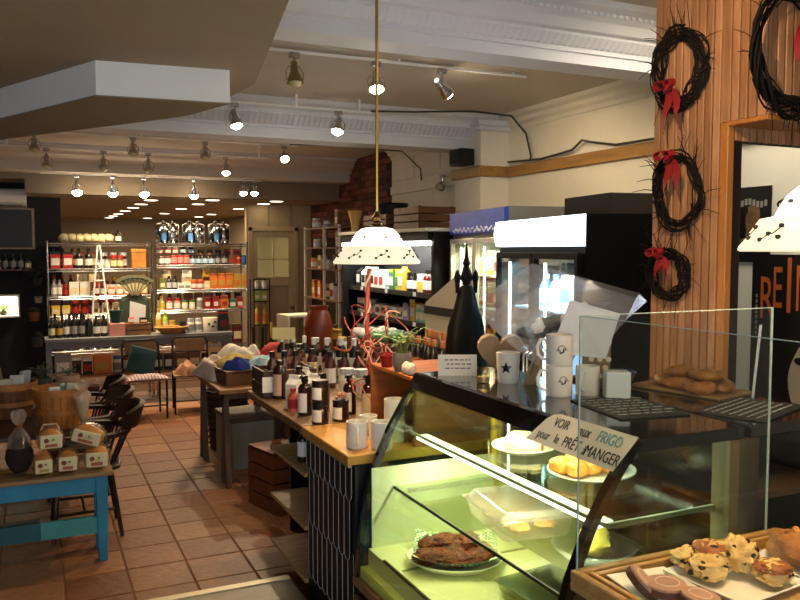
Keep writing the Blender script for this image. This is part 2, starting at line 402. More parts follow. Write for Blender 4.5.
def spotlamp(loc, label, lit, target=None, energy=20, drop=0.1, spot=85, big=1.0):
    """track head: canopy, stem, yoke, bell shade, bulb"""
    t = thing('track_light', label, 'spotlight', loc)
    L = Vector(loc); tg = Vector(target if target else (loc[0], loc[1] - 0.25, loc[2] - 1.6))
    d = (tg - (L + Vector((0, 0, -drop)))).normalized()
    M = Matrix.Translation((0, 0, -drop)) @ d.to_track_quat('Z', 'Y').to_matrix().to_4x4()
    MB().b2(-0.03, 0.03, -0.018, 0.018, -0.03, 0.0).build('canopy', M_chrome, t, bevel=0.004)
    MB().tube([(0, 0, -0.03), (0, 0, -drop + 0.01)], 0.009, 6).build('stem', M_chrome, t)
    MB().tube([M @ Vector(p) for p in ((0.048, 0, 0.05), (0.052, 0, 0.0), (0.03, 0, -0.035), (-0.03, 0, -0.035), (-0.052, 0, 0.0), (-0.048, 0, 0.05))], 0.004, 5).build('yoke', M_chrome, t)
    MB().lathe([(0.018, -0.06), (0.022, -0.02), (0.024, 0.0), (0.04, 0.035), (0.047, 0.065), (0.044, 0.065), (0.037, 0.036), (0.02, 0.004)], 14, M=M, cap=False).build('shade', mat('#9a8a60', 0.2, metal=1.0) if 'brassy' in label else M_chrome, t, smooth=True)
    MB().lathe([(0.0, 0.0), (0.02, 0.008), (0.036, 0.04), (0.04 * big, 0.055), (0.037 * big, 0.055 + 0.016 * big), (0.022 * big, 0.055 + 0.03 * big), (0.0, 0.055 + 0.034 * big)], 14, M=M).build('bulb', mat('#ffe9c8', emit=30.0) if lit else mat('#c9b98a', 0.15), t, smooth=True)
    if lit:
        p = L + Vector((0, 0, -drop)) + d * (0.07 + 0.036 * big)
        light('track_light_beam', 'SPOT', p, energy * 1.7, WARM, 0.03, target=tg, spot=spot, blend=0.8)
    return t
def track(x0, x1, y, z, label, zc=3.0):
    t = thing('light_track', label, 'light track', ((x0 + x1) / 2, y, z))
    h = (x1 - x0) / 2
    MB().b2(-h, h, -0.012, 0.012, 0.0, 0.014).build('rail', M_white, t, bevel=0.003)
    for x in (-h + 0.1, 0, h - 0.1): MB().b2(x - 0.008, x + 0.008, -0.008, 0.008, 0.014, zc - z).build('hanger', M_white, t)
track(1.12, 2.95, 4.4, 2.97, 'white light track on ceiling behind the nearest ornate beam')
spotlamp((1.38, 4.4, 2.97), 'unlit brassy track spotlight beside the tan bulkhead', False, drop=0.11)
spotlamp((1.885, 4.4, 2.97), 'lit track spotlight just right of the brass pendant rod', True, (1.7, 3.7, 1.2), 26, 0.11)
spotlamp((2.33, 4.4, 2.97), 'lit track spotlight farthest right behind the nearest ornate beam', True, (3.7, 4.9, 1.9), 12, 0.11, 100)
track(1.2, 2.4, 5.7, 2.9, 'white light track in front of the second ornate beam')
spotlamp((1.34, 5.7, 2.9), 'lit spotlight on second track near the bulkhead corner', True, (1.6, 5.2, 0.9), 13, 0.1, 60)
spotlamp((2.13, 5.7, 2.9), 'lit spotlight on second track left of the pendant rod', True, (1.6, 5.0, 1.0), 30, 0.1)
track(-0.6, 2.6, 8.2, 2.95, 'white light track behind the second ornate beam')
for i, X in enumerate((0.04, 0.92, 1.62)):
    spotlamp((X, 8.2, 2.95), 'unlit chrome spotlight on third track, %s from left' % ORD[i + 1], False, drop=0.1)
spotlamp((2.45, 8.2, 2.95), 'lit spotlight at right end of third track', True, (2.2, 6.2, 1.0), 36, 0.1)
track(-0.3, 2.4, 8.65, 2.86, 'lower white light track before the third beam')
for i, X in enumerate((0.15, 0.68, 1.12)):
    spotlamp((X, 8.65, 2.86), 'unlit chrome spotlight on lower fourth track, %s from left' % ORD[i + 1], False, drop=0.12)
spotlamp((1.93, 8.65, 2.86), 'lit spotlight on lower fourth track above the steel canisters', True, (1.7, 7.6, 0.2), 40, 0.12)
track(0.1, 2.6, 9.72, 2.7, 'white light track under the third beam above the wire racks', 2.72)
for i, X in enumerate((0.47, 0.86, 1.2, 1.78)):
    spotlamp((X, 9.72, 2.7), 'lit globe-bright spotlight above the wire racks, %s from left' % ORD[i + 1], True, (X + 0.05, 10.3, 0.9) if i % 2 else (X + 0.2, 9.3, 0.2), 26, 0.14, 100, 1.35)
for i, X in enumerate((2.38, 2.52)):
    spotlamp((X, 9.72, 2.7), 'small lit spotlight at right end of rack track, %s of two' % ORD[i + 1], True, (2.2, 8.6, 0.6), 20, 0.1)

track(0.95, 2.6, 1.75, 3.12, 'added unseen light track on the front ceiling above the pastry counter', 3.15)  # unseen track and two spots added to light slat wall and pastry tray
spotlamp((1.25, 1.75, 3.12), 'added unseen spotlight above the aisle, lighting the slat wall', True, (2.75, 2.72, 2.25), 26, 0.1, 70)
spotlamp((1.45, 1.75, 3.12), 'added unseen spotlight aimed at the pastry counter', True, (1.75, 1.55, 1.0), 14, 0.1, 60)
def pendant(loc, label, rodlab, energy):
    """frosted glass pendant with a stepped square brim and ivy motif, brass rod to the ceiling"""
    t = thing('pendant_lamp', label, 'pendant lamp', loc)
    zt = 3.15 - loc[2]
    M_sh = [mat('#fff0cc', 0.35, emit=0.38, name='lit_frosted_glass'), mat('#fff6e2', 0.35, emit=1.5, name='lit_frosted_bell')]
    n = 6; b = MB()
    # upper bell is round, lower brim is a scalloped flare
    pr_ = [(0.21, 0.0), (0.208, 0.008), (0.182, 0.045), (0.16, 0.078), (0.128, 0.083), (0.117, 0.108), (0.1, 0.135), (0.074, 0.158), (0.04, 0.165), (0.025, 0.167)]
    vs_ = []; N = 48
    for r, z in pr_:
        for k in range(N):
            a = 2 * PI * k / N + 0.35
            # brim is softly hexagonal
            q = 1.0
            if z < 0.08:
                aa = (a % (PI / 3)) - PI / 6
                q = 0.5 + 0.5 * math.cos(PI / 6) / math.cos(aa) * 1.07
            vs_.append((r * q * math.cos(a), r * q * math.sin(a), z))
    fs = []
    for i in range(len(pr_) - 1):
        for k in range(N): fs.append((i * N + k, i * N + (k + 1) % N, (i + 1) * N + (k + 1) % N, (i + 1) * N + k))
    inner = [(v[0] * 0.97, v[1] * 0.97, v[2] - 0.004) for v in vs_]
    b.add(vs_, fs[:3 * N]); b.add(vs_, fs[3 * N:], 1); b.add(inner, [tuple(reversed(f)) for f in fs])
    b.add(vs_[:N] + inner[:N], [(k, N + k, N + (k + 1) % N, (k + 1) % N) for k in range(N)])
    s = b.build('shade', M_sh, t, smooth=50)
    mb = MB()
    for j in range(9):
        a0 = 2 * PI * j / 9 + 0.1
        def S(a, z, off=0.004):
            r = 0.208 + (0.16 - 0.208) * min(z, 0.075) / 0.075
            aa = (a % (PI / 3)) - PI / 6
            a2 = a
            aa = ((a2) % (PI / 3)) - PI / 6
            q = 0.5 + 0.5 * math.cos(PI / 6) / math.cos(aa) * 1.07
            r = r * q + off
            return Vector((r * math.cos(a), r * math.sin(a), z))
        mb.tube([S(a0, 0.025), S(a0 + 0.1, 0.036), S(a0 + 0.2, 0.04), S(a0 + 0.28, 0.055)], 0.0016, 4)
        for a, z in ((a0, 0.024), (a0 + 0.3, 0.03), (a0 + 0.12, 0.038), (a0 + 0.28, 0.057)):
            p = S(a, z, 0.005); mb.blob(p, (0.014, 0.014, 0.012), j, 0.2, n=6, k=4)
    for j in range(7):
        a = 2 * PI * j / 7 + 0.2; mb.blob((0.113 * math.cos(a), 0.113 * math.sin(a), 0.118), (0.016, 0.016, 0.011), j, 0.2, n=6, k=4)
    mb.build('ivy_motif', mat('#3a2a20', 0.6), s, kind='stuff')
    MB().lathe([(0.02, 0.158), (0.045, 0.162), (0.042, 0.17), (0.022, 0.175), (0.026, 0.185), (0.016, 0.195), (0.024, 0.21), (0.012, 0.23), (0.007, 0.24)], 14).build('cap', mat('#6b5230', 0.35, metal=1.0), t, smooth=True)
    MB().tube([(0, 0, 0.23), (0, 0, zt - 0.02)], 0.0075, 8).build('rod', M_brass, t, smooth=True)
    MB().lathe([(0.06, zt - 0.025), (0.06, zt - 0.004), (0.02, zt - 0.002)], 14).build('ceiling_plate', M_brass, t, smooth=True)
    MB().lathe([(0.0, 0.04), (0.03, 0.055), (0.035, 0.085), (0.02, 0.12), (0.0, 0.125)], 12).build('bulb', mat('#fff0d0', emit=12.0), t, smooth=True)
    light('pendant_glow', 'POINT', (loc[0], loc[1], loc[2] + 0.0), energy, WARM, 0.06)
    return t
pendant((1.46, 3.4, 1.79), 'frosted glass pendant lamp on long brass rod above the bakery case', '', 6)
pendant((1.767, 1.309, 1.85), 'frosted pendant lamp with ivy motif cropped at the right edge, nearest the camera', '', 6)
# ------------------------------------------------------------------ bakery case
CY0, CY1 = 1.75, 3.16
PROF = [(1.571, 1.296), (1.525, 1.24), (1.485, 1.188), (1.411, 1.068), (1.348, 0.929), (1.304, 0.785), (1.275, 0.608), (1.26, 0.474), (1.252, 0.42)]
M_lime = mat('#eaf0c0', 0.35)
def profx(z):
    for (xa, za), (xb, zb) in zip(PROF, PROF[1:]):
        if zb <= z <= za: return xb + (xa - xb) * (z - zb) / (za - zb)
    return PROF[-1][0]
case = thing('bakery_case', 'curved-glass refrigerated bakery case with black frame and lit glass shelves', 'display case', (0, 0, 0))
MB().b2(1.30, 1.97, CY0, CY1, 0.1, 0.2).b2(1.262, 1.985, CY0, CY1, 0.2, 0.42).build('base', M_blackgloss, case, bevel=0.006)
MB().b2(1.236, 1.262, CY0, CY1, 0.385, 0.425).build('lower_rail', mat('#8a6a48', 0.4, metal=0.4), case, bevel=0.004)
MB().b2(1.242, 1.262, CY0, CY1, 0.30, 0.34).build('lower_rail', mat('#5a3d2c', 0.4), case, bevel=0.004)
MB().b2(1.30, 1.945, CY0 + 0.03, CY1 - 0.03, 0.42, 0.545).build('deck', mat('#dcdcae', 0.3), case)
MB().b2(1.262, 1.30, CY0 + 0.03, CY1 - 0.03, 0.42, 0.47).build('front_trough', mat('#e6e878', 0.35), case)
MB().b2(1.296, 1.305, CY0 + 0.03, CY1 - 0.2, 0.545, 0.556).build('deck_edge', M_black, case)
for y in (2.0, 2.42, 2.84): MB().b2(1.33, 1.93, y - 0.006, y + 0.006, 0.545, 0.55).build('deck_joint', mat('#8b8c50', 0.5), case)
gm = MB()
inn = [(x + 0.005, z) for x, z in PROF]
gm.prism(PROF + inn[::-1], CY0 + 0.02, CY1 - 0.02, 'y')
gm.build('front_glass', M_glassgreen, case, smooth=30)
for y0, nm in ((CY0, 'end_frame'), (CY1 - 0.03, 'end_frame')):
    a = [(x - 0.012, z) for x, z in PROF]; b_ = [(x + 0.016, z - 0.004) for x, z in PROF]
    MB().prism(a + b_[::-1], y0, y0 + 0.03, 'y').build(nm, M_blackgloss, case, smooth=30)
endpoly = [(x + 0.02, z - 0.01) for x, z in PROF] + [(1.94, 0.42), (1.94, 1.28)]
for y0 in (CY0 + 0.012, CY1 - 0.018): MB().prism(endpoly, y0, y0 + 0.006, 'y').build('end_glass', M_glass, case)
MB().b2(1.553, 2.0, CY0 - 0.0, CY1, 1.262, 1.302).build('top', M_blackgloss, case, bevel=0.006, seg=2)
MB().prism([(1.538, 1.298), (1.553, 1.302), (1.56, 1.262), (1.552, 1.238), (1.508, 1.238)], CY0, CY1, 'y').build('fascia', M_blackgloss, case)
for y0 in (CY0, CY1 - 0.04): MB().b2(1.935, 1.975, y0, y0 + 0.04, 0.42, 1.262).build('back_post', mat('#c9a838' if y0 > 2 else '#6a5a38', 0.5), case)
for y0 in (CY0 + 0.04, (CY0 + CY1) / 2):
    d_ = MB().b2(1.945, 1.953, y0 + 0.03, y0 + 0.62, 0.47, 1.24).build('sliding_door', glass('#ecece0', 0.6), case)
    MB().b2(1.94, 1.958, y0, y0 + 0.035, 0.44, 1.262).b2(1.94, 1.958, y0 + 0.62, y0 + 0.65, 0.44, 1.262).build('door_stile', mat('#7a6438', 0.5), d_)
for z, x0 in ((1.05, 1.50), (0.81, 1.42)):
    s_ = MB().b2(x0, 1.92, CY0 + 0.05, CY1 - 0.04, z - 0.008, z).build('glass_shelf', M_glassgreen, case)
    MB().b2(x0 - 0.005, x0, CY0 + 0.05, CY1 - 0.04, z - 0.010, z + 0.002).build('shelf_edge', M_black if z < 1 else mat('#d0dcc0', 0.3), s_)
    MB().b2(x0, 1.92, CY0 + 0.04, CY0 + 0.05, z - 0.012, z + 0.003).build('shelf_rim', mat('#d8e0c0', 0.3), s_)
    b = MB()
    for y in (CY0 + 0.07, CY1 - 0.07): b.b2(x0 + 0.05, 1.94, y - 0.008, y + 0.008, z - 0.028, z - 0.009)
    b.build('shelf_bracket', M_chrome, s_, kind='stuff')
M_tube = mat('#fbffe0', emit=7.0)
for x, z in ((1.62, 1.238),):
    tb = MB().tube([(x, CY0 + 0.09, z), (x, CY1 - 0.09, z)], 0.011, 8).build('light_tube', M_tube, case, smooth=True)
    bb = MB()
    for y in (CY0 + 0.08, CY1 - 0.08): bb.tube([(x, y - 0.012, z), (x, y + 0.012, z)], 0.014, 8)
    bb.build('tube_socket', M_white, tb, kind='stuff')
MB().b2(1.503, 1.563, CY0 + 0.09, CY1 - 0.09, 1.022, 1.040).build('light_strip', mat('#fdffe8', emit=2.2), case, bevel=0.003)
MB().b2(1.315, 1.935, CY1 - 0.036, CY1 - 0.031, 0.545, 0.90).build('end_liner', mat('#c3cba8', 0.4), case)
MB().b2(1.932, 1.938, CY0 + 0.06, CY1 - 0.06, 0.545, 0.78).build('back_liner', mat('#8f9060', 0.4), case)
LIME = (1.0, 0.98, 0.78)
for x, z, e in ((1.64, 1.225, 3.5), (1.535, 1.018, 6)):
    light('case_tube_light', 'AREA', (x + 0.02, (CY0 + CY1) / 2, z), e, LIME, 0.03, rot=(0, -0.35, 0), sizey=1.2)

# ------------------------------------------------------------------ food in the case
def fm(a, b, vs_=14, bump=0.5, bs=60, rough=0.55): return mat(a, rough, var=0.6, vscale=vs_, bump=bump, bscale=bs, hex2=b)
M_plate = mat('#f4f0e2', 0.25, coat=0.3)
def plate(loc, r, label, sy=1.0, rz=0):
    t = MB().lathe([(0.0, 0.004), (r * 0.55, 0.004), (r * 0.62, 0.002), (r * 0.66, 0.0), (r * 0.7, 0.002), (r, 0.022), (r * 0.995, 0.027), (r * 0.7, 0.010), (r * 0.6, 0.007), (0, 0.007)], 32, sy=sy).build('plate', M_plate, smooth=True)
    put(t, loc, rz); return tag(t, label, 'plate')
def roll(name, loc, L, r, rz, label, m, group, pitch=0):
    b = MB(); n = 10; pts = []
    prof = [(0.0, -L / 2), (r * 0.75, -L / 2 + 0.004), (r, -L / 2 + 0.02), (r * 1.03, 0), (r, L / 2 - 0.02), (r * 0.75, L / 2 - 0.004), (0, L / 2)]
    b.lathe(prof, 14, M=Matrix.Rotation(PI / 2, 4, 'Y'))
    # spiral end
    sp_ = [((L / 2 - 0.001), r * (0.15 + 0.6 * k / 20) * math.cos(k * 0.7), r * (0.15 + 0.6 * k / 20) * math.sin(k * 0.7)) for k in range(20)]
    t = thing(name, label, 'pastry', (loc[0], loc[1], loc[2] + r * 0.98), rz, group)
    b.build('dough', m, t, smooth=True)
    MB().tube(sp_, r * 0.06, 4).build('spiral_filling', mat('#a5682c', 0.6), t)
    return t
# upper shelf: rolls on a plate, rounds on a second plate
plate((1.77, 2.62, 1.05), 0.15, 'white oval plate with pale rolled pastries on upper glass shelf', 0.85, 0.4)
m_pale = fm('#f2e4b0', '#e0c47c', 9, 0.2)
for i, (dx, dy) in enumerate(((-0.045, -0.03), (0.0, 0.03), (0.05, 0.075))):
    roll('rolled_pastry', (1.77 + dx, 2.60 + dy, 1.058), 0.15, 0.026, -0.75, 'pale rolled pastry on white plate, %s from the glass' % ['nearest', 'middle one', 'farthest'][i], m_pale, 'rolled pastries on the upper shelf plate')
plate((1.78, 2.22, 1.05), 0.165, 'white plate of golden buns under the hand-lettered card', 0.9, 0.2)
m_gold = fm('#dd9a35', '#b06a1c', 10, 0.2)
for i, (dx, dy, s) in enumerate(((-0.1, 0.045, 0.085), (-0.075, -0.015, 0.085), (-0.03, 0.06, 0.085), (-0.01, -0.01, 0.08), (0.045, 0.03, 0.085), (0.06, -0.04, 0.08), (0.1, 0.01, 0.075))):
    b = MB().blob((0, 0, s * 0.33), (s, s, s * 0.74), i, 0.06, 1.5, n=14, k=10, flat=0.15).build('golden_bun', m_gold, smooth=60)
    put(b, (1.78 + dx, 2.22 + dy, 1.06)); tag(b, 'round golden bun on plate under the card, %s from the left' % ORD[i + 1], 'bun', 'golden buns on the plate')
# middle shelf: clear clamshell tub with cookies, glass bowl with yellow pastry
M_clear = glass('#f2ecd8', 1.0, film=0.22)
ct = thing('clamshell_container', 'clear plastic clamshell container on lower glass shelf', 'container', (1.64, 2.47, 0.81), -0.15)
MB().prism([(-0.13, 0), (0.13, 0), (0.15, 0.075), (-0.15, 0.075)], -0.16, 0.16, 'y').build('tub', M_clear, ct, bevel=0.012)
MB().b2(-0.162, 0.162, -0.178, 0.178, 0.075, 0.082).prism([(-0.145, 0.082), (0.145, 0.082), (0.12, 0.108), (-0.12, 0.108)], -0.155, 0.155, 'y').build('lid', M_clear, ct, bevel=0.008)
k = 0
for dx in (-0.055, 0.055):
    for dy in (-0.09, 0.0, 0.09):
        b = MB().blob((0, 0, 0.022), (0.085, 0.08, 0.044), k, 0.15, 2, n=12, k=6, flat=0.3).build('tart', fm('#c9a468', '#94703a'), smooth=60)
        put(b, (1.64 + dx, 2.47 + dy, 0.818)); tag(b, 'pale brown tart inside the clear clamshell, %s' % ['front left', 'middle left', 'back left', 'front right', 'middle right', 'back right'][k], 'tart', 'tarts in the clamshell'); k += 1
bw = MB().lathe([(0.0, 0.004), (0.07, 0.004), (0.1, 0.014), (0.135, 0.045), (0.14, 0.048), (0.143, 0.044), (0.105, 0.008), (0.07, 0.0), (0, 0.0)], 28).build('glass_bowl', glass('#f0f2c8', 1.0, film=0.12), smooth=True)
put(bw, (1.70, 2.10, 0.81)); tag(bw, 'shallow clear glass bowl beside the wooden pastry tray', 'bowl')
b = MB().blob((0, 0, 0.045), (0.15, 0.1, 0.1), 3, 0.22, 1.8, n=16, k=12, flat=0.2).blob((0.055, 0.02, 0.035), (0.07, 0.1, 0.075), 8, 0.2, 2, n=12, k=8, flat=0.2).build('folded_pastry', fm('#e3cf58', '#bfa534', 8, 0.2), smooth=60)
put(b, (1.70, 2.10, 0.818), 0.4); tag(b, 'yellow folded pastry in the glass bowl', 'pastry')
# deck: dish of fried pieces on green checked paper
dz = 0.546
dish = MB().lathe([(0.0, 0.003), (0.13, 0.003), (0.16, 0.012), (0.2, 0.038), (0.202, 0.034), (0.165, 0.006), (0.13, 0.0), (0, 0)], 30, sy=0.85).build('oval_dish', M_plate, smooth=True)
put(dish, (1.56, 2.82, dz), -0.5); tag(dish, 'white oval dish under the fried pieces at the bottom of the case', 'dish')
def checker(a, b, s):
    m = bpy.data.materials.new('checked_paper'); m.use_nodes = True; nt = m.node_tree
    c = nt.nodes.new('ShaderNodeTexChecker'); c.inputs['Scale'].default_value = s; c.inputs[1].default_value = lin(a); c.inputs[2].default_value = lin(b)
    tc = nt.nodes.new('ShaderNodeTexCoord'); nt.links.new(tc.outputs['Object'], c.inputs['Vector'])
    nt.links.new(c.outputs[0], nt.nodes['Principled BSDF'].inputs['Base Color']); nt.nodes['Principled BSDF'].inputs['Roughness'].default_value = 0.8
    return m
pm = MB(); N = 22; vs_ = []; fs = []
for i in range(N + 1):
    for j in range(N + 1):
        u, v = -1 + 2 * i / N, -1 + 2 * j / N
        rr = math.hypot(u, v * 1.15)
        z = 0.010 + max(0, rr - 0.55) * 0.085 + 0.012 * noise.noise(Vector((u * 3, v * 3, 1))) * min(1, rr * 1.5)
        vs_.append((u * 0.175, v * 0.16, max(z, 0.0085 + max(0, rr - 0.6) * 0.07)))
for i in range(N):
    for j in range(N): a = i * (N + 1) + j; fs.append((a, a + 1, a + N + 2, a + N + 1))
pm.add(vs_, fs); pm.add([(x, y, z - 0.001) for x, y, z in vs_], [tuple(reversed(f)) for f in fs])
cp_ = pm.build('checked_paper', checker('#2f6a3c', '#dfe6cf', 95), smooth=True)
put(cp_, (1.565, 2.82, dz), -0.5); tag(cp_, 'green and white checked paper lining the dish of fried pieces', 'food paper')
m_fry = fm('#8f3c14', '#3c1407', 22, 0.8, 90, 0.45)
for i, (dx, dy, s, hz) in enumerate(((-0.10, -0.06, 0.12, 0.0), (-0.09, 0.05, 0.13, 0.0), (0.0, -0.085, 0.12, 0.0), (0.01, 0.0, 0.13, 0.012), (0.02, 0.09, 0.12, 0.0), (0.1, -0.03, 0.12, 0.0), (0.11, 0.06, 0.11, 0.0), (-0.03, 0.03, 0.1, 0.045), (0.055, 0.035, 0.1, 0.045))):
    b = MB().blob((0, 0, s * 0.25), (s * 1.45, s * 1.0, s * 0.52), i + 4, 0.22, 2.6, n=18, k=12, flat=0.25).build('fried_piece', m_fry, smooth=70)
    ca_, sa_ = math.cos(-0.5), math.sin(-0.5)
    put(b, (1.56 + dx * ca_ * 0.95 - dy * sa_ * 0.8, 2.82 + dx * sa_ * 0.95 + dy * ca_ * 0.8, dz + 0.02 + hz), i * 1.3)
    tag(b, 'dark brown fried piece on checked paper, %s' % ('%s from the left' % ORD[i + 1] if i < 7 else ['lying on top, left', 'lying on top, right'][i - 7]), 'fried food', 'fried pieces in the oval dish')
lid_ = thing('shallow_tub', 'shallow clear tub on case deck right of the fried pieces', 'container', (1.72, 2.35, dz), 0.1)
MB().prism([(-0.12, 0), (0.12, 0), (0.14, 0.05), (-0.14, 0.05)], -0.17, 0.17, 'y').build('tub', glass('#d8d8b0', 0.8, film=0.1), lid_, bevel=0.01)
MB().b2(-0.145, 0.145, -0.175, 0.175, 0.05, 0.056).build('rim', glass('#e6e6c0', 0.9, film=0.25), lid_)

# hand-lettered card behind the glass
cd = thing('hand_lettered_card', 'white card lettered Voir aux FRIGO pour le PRÊT à MANGER on the case edge', 'sign', (0, 0, 0))
# the card leans on the fascia and the top of the curved glass: u runs along the case towards the camera, v runs up the slope
Uc = Vector((0, -1, 0)); Vc = Vector((0.527, 0, 0.85)); Nc = Uc.cross(Vc)
Oc = Vector((1.496, 1.93, 1.268))
Mc = Matrix(((Uc.x, Vc.x, Nc.x, Oc.x), (Uc.y, Vc.y, Nc.y, Oc.y), (Uc.z, Vc.z, Nc.z, Oc.z), (0, 0, 0, 1)))
pts = [(-0.245, -0.05), (0.19, -0.05), (0.225, 0.066), (-0.13, 0.064), (-0.165, 0.055), (-0.19, 0.035)]
MB().prism(pts, -0.0012, 0.0012, 'z', M=Mc).build('card', mat('#efe6d0', 0.8, var=0.06, vscale=8), cd)
M_ink = mat('#1d1a18', 0.7)
def ct_(body, x, y, s, m, sh=0.1, sx=0.75):
    text('lettering', body, s, m, cd, Mc @ Matrix.Translation((x, y, 0.002)), sx=sx, shear=sh)
ct_('VOIR', -0.105, 0.033, 0.044, M_ink); ct_('aux', 0.012, 0.032, 0.05, M_ink); ct_('FRIGO', 0.125, 0.033, 0.05, mat('#5fa3ad', 0.7))
ct_('pour', -0.165, -0.018, 0.044, M_ink); ct_('le', -0.095, -0.018, 0.044, M_ink); ct_('PRÊT', -0.022, -0.018, 0.05, M_ink); ct_('à', 0.045, -0.022, 0.044, M_ink); ct_('MANGER', 0.122, -0.02, 0.05, M_ink)

# ------------------------------------------------------------------ pastry counter in front: wooden tray under an acrylic guard
pc = thing('pastry_counter', 'wooden pastry counter with recessed tray nearest the camera', 'counter', (0, 0, 0))
TX0, TX1, TY0, TY1 = 1.31, 2.06, 0.75, 1.69
M_ply = wood('#c49a5c', '#a67c42', 0.5, (2, 10, 8), 4)
MB().b2(TX0, TX1, TY0, TY1, 0.1, 0.93).build('cabinet', wood('#6e4a2a', '#4c311b', 0.5, (6, 6, 1), 3), pc, bevel=0.004)
MB().b2(TX0 - 0.012, TX1, TY0 - 0.012, TY1 + 0.012, 0.93, 0.955).build('tray_floor', M_ply, pc, bevel=0.003)
for nm, a in (('tray_rim', (TX0 - 0.012, TX0 + 0.012, TY0, TY1 + 0.012)), ('tray_rim', (TX0 + 0.026, TX0 + 0.04, TY0, TY1 - 0.02)), ('tray_rim', (TX0 + 0.012, TX1, TY1 - 0.012, TY1 + 0.012)), ('tray_rim', (TX0 + 0.04, TX1, TY1 - 0.04, TY1 - 0.026))):
    MB().b2(a[0], a[1], a[2], a[3], 0.955, 0.985).build(nm, M_ply, pc, bevel=0.003)
ag = thing('acrylic_guard', 'clear acrylic sneeze guard standing on the pastry counter', 'sneeze guard', (0, 0, 0.985))
M_edge = mat('#9fb3ac', 0.2)
MB().b2(TX0, TX0 + 0.006, TY0, TY1, 0.0, 0.69).build('side_pane', M_acryl, ag)
MB().b2(TX0, TX1 - 0.03, TY1 - 0.003, TY1 + 0.003, 0.0, 0.69).build('back_pane', M_acryl, ag)
MB().b2(TX0 - 0.001, TX0 + 0.003, TY1 - 0.003, TY1 + 0.001, 0.0, 0.69).build('corner_edge', M_edge, ag)
MB().b2(TX0, TX0 + 0.0025, TY0, TY1, 0.69, 0.692).build('top_edge', M_edge, ag)
MB().b2(TX0, TX1 - 0.03, TY1 - 0.0015, TY1 + 0.0015, 0.69, 0.692).build('top_edge', M_edge, ag)
MB().b2(TX1 - 0.034, TX1 - 0.03, TY1 - 0.003, TY1 + 0.003, 0.0, 0.69).build('corner_edge', M_edge, ag)
def dish_rect(loc, sx, sy, rz, label):
    b = MB(); o = [(-sx / 2, -sy / 2), (sx / 2, -sy / 2), (sx / 2, sy / 2), (-sx / 2, sy / 2)]
    def ring(k, z): return [(x * k, y * k, z) for x, y in o]
    rs = [ring(0.8, 0), ring(1.0, 0.022), ring(0.97, 0.025), ring(0.8, 0.006)]
    vs_ = sum(rs, []); fs = [(3, 2, 1, 0), (12, 13, 14, 15)]
    for i in range(3):
        for k in range(4): fs.append((i * 4 + k, i * 4 + (k + 1) % 4, i * 4 + 4 + (k + 1) % 4, i * 4 + 4 + k))
    b.add(vs_, fs)
    t = b.build('rectangular_dish', M_plate, bevel=0.004, seg=2); put(t, loc, rz); return tag(t, label, 'dish')
dish_rect((1.447, 1.47, 0.955), 0.185, 0.34, -0.12, 'white rectangular dish with brown cookies at the left of the tray')
dish_rect((1.685, 1.50, 0.955), 0.265, 0.26, 0.12, 'white rectangular dish with scones in the middle of the tray')
dish_rect((1.94, 1.43, 0.955), 0.2, 0.34, 0.06, 'white rectangular dish holding the large crumble loaf')
def cookie(loc, r, tilt, rz, label):
    t = thing('sandwich_cookie', label, 'cookie', loc, rz, 'sandwich cookies in the tray'); t.rotation_euler = (tilt, 0, rz)
    MB().lathe([(0, 0), (r * 0.96, 0), (r, 0.008), (r * 0.97, 0.018), (0, 0.018)], 22).build('dark_base', fm('#5b3423', '#3d2015', 12, 0.2), t, smooth=50)
    MB().lathe([(0, 0.018), (r * 0.93, 0.018), (r * 0.93, 0.024), (0, 0.024)], 22).build('glaze', mat('#b48a76', 0.4, var=0.15, vscale=9), t, smooth=50)
    MB().tube([(r * 0.55 * math.cos(a) + r * 0.15, r * 0.55 * math.sin(a), 0.0245) for a in [k * PI / 8 for k in range(16)]], 0.0016, 4, closed=True).build('icing_ring', mat('#e2c8b8', 0.5), t)
cookie((1.445, 1.50, 0.978), 0.055, 0.0, 0.3, 'round glazed brown cookie lying flat in left dish')
cookie((1.40, 1.545, 0.985), 0.052, 0.75, 0.9, 'brown cookie leaning on edge in left dish')
cookie((1.47, 1.41, 0.978), 0.05, 0.12, 1.0, 'second glazed brown cookie at the bottom edge of left dish')
m_scone = fm('#e8cf8c', '#cf9f4c', 22, 0.5, 70); m_brown = fm('#b06a34', '#7c411b', 10, 0.3, 60)
def scone(loc, sx, sy, sz, seed, label, top=True, chips=14, tilt=0, m=None):
    t = thing('scone', label, 'scone', loc, seed * 1.1, 'scones in the tray'); t.rotation_euler = (tilt, 0, seed * 1.1)
    MB().blob((0, 0, sz * 0.42), (sx, sy, sz), seed, 0.17, 3.6, n=30, k=22, flat=0.2).build('crumb', m or m_scone, t, smooth=60)
    if top: MB().blob((0, 0, sz * 0.66), (sx * 1.0, sy * 1.0, sz * 0.5), seed + 2, 0.13, 3.4, n=26, k=12).build('crust', m_brown, t, smooth=60)
    rr = random.Random(seed)
    for k in range(chips):
        a = rr.uniform(0, 2 * PI); h = rr.uniform(0.2, 0.95); q = math.sqrt(max(0.03, 1 - (h * 1.05 - 0.35) ** 2)) * (0.9 if h < 0.7 else 0.62)
        MB().blob((sx / 2 * q * math.cos(a), sy / 2 * q * math.sin(a), sz * (0.08 + h * 0.8)), (0.018, 0.018, 0.014), k, 0.3, n=6, k=4).build('chocolate_chip', mat('#20100a', 0.4), t)
scone((1.68, 1.575, 0.978), 0.1, 0.1, 0.075, 5, 'browned domed scone standing at back of the tray', True, 14)
scone((1.63, 1.61, 0.972), 0.1, 0.085, 0.055, 9, 'pale flat scone behind the cookies at back left', False, 14)
scone((1.62, 1.53, 0.972), 0.105, 0.09, 0.065, 11, 'pale lumpy scone in front at left of middle dish', False, 14)
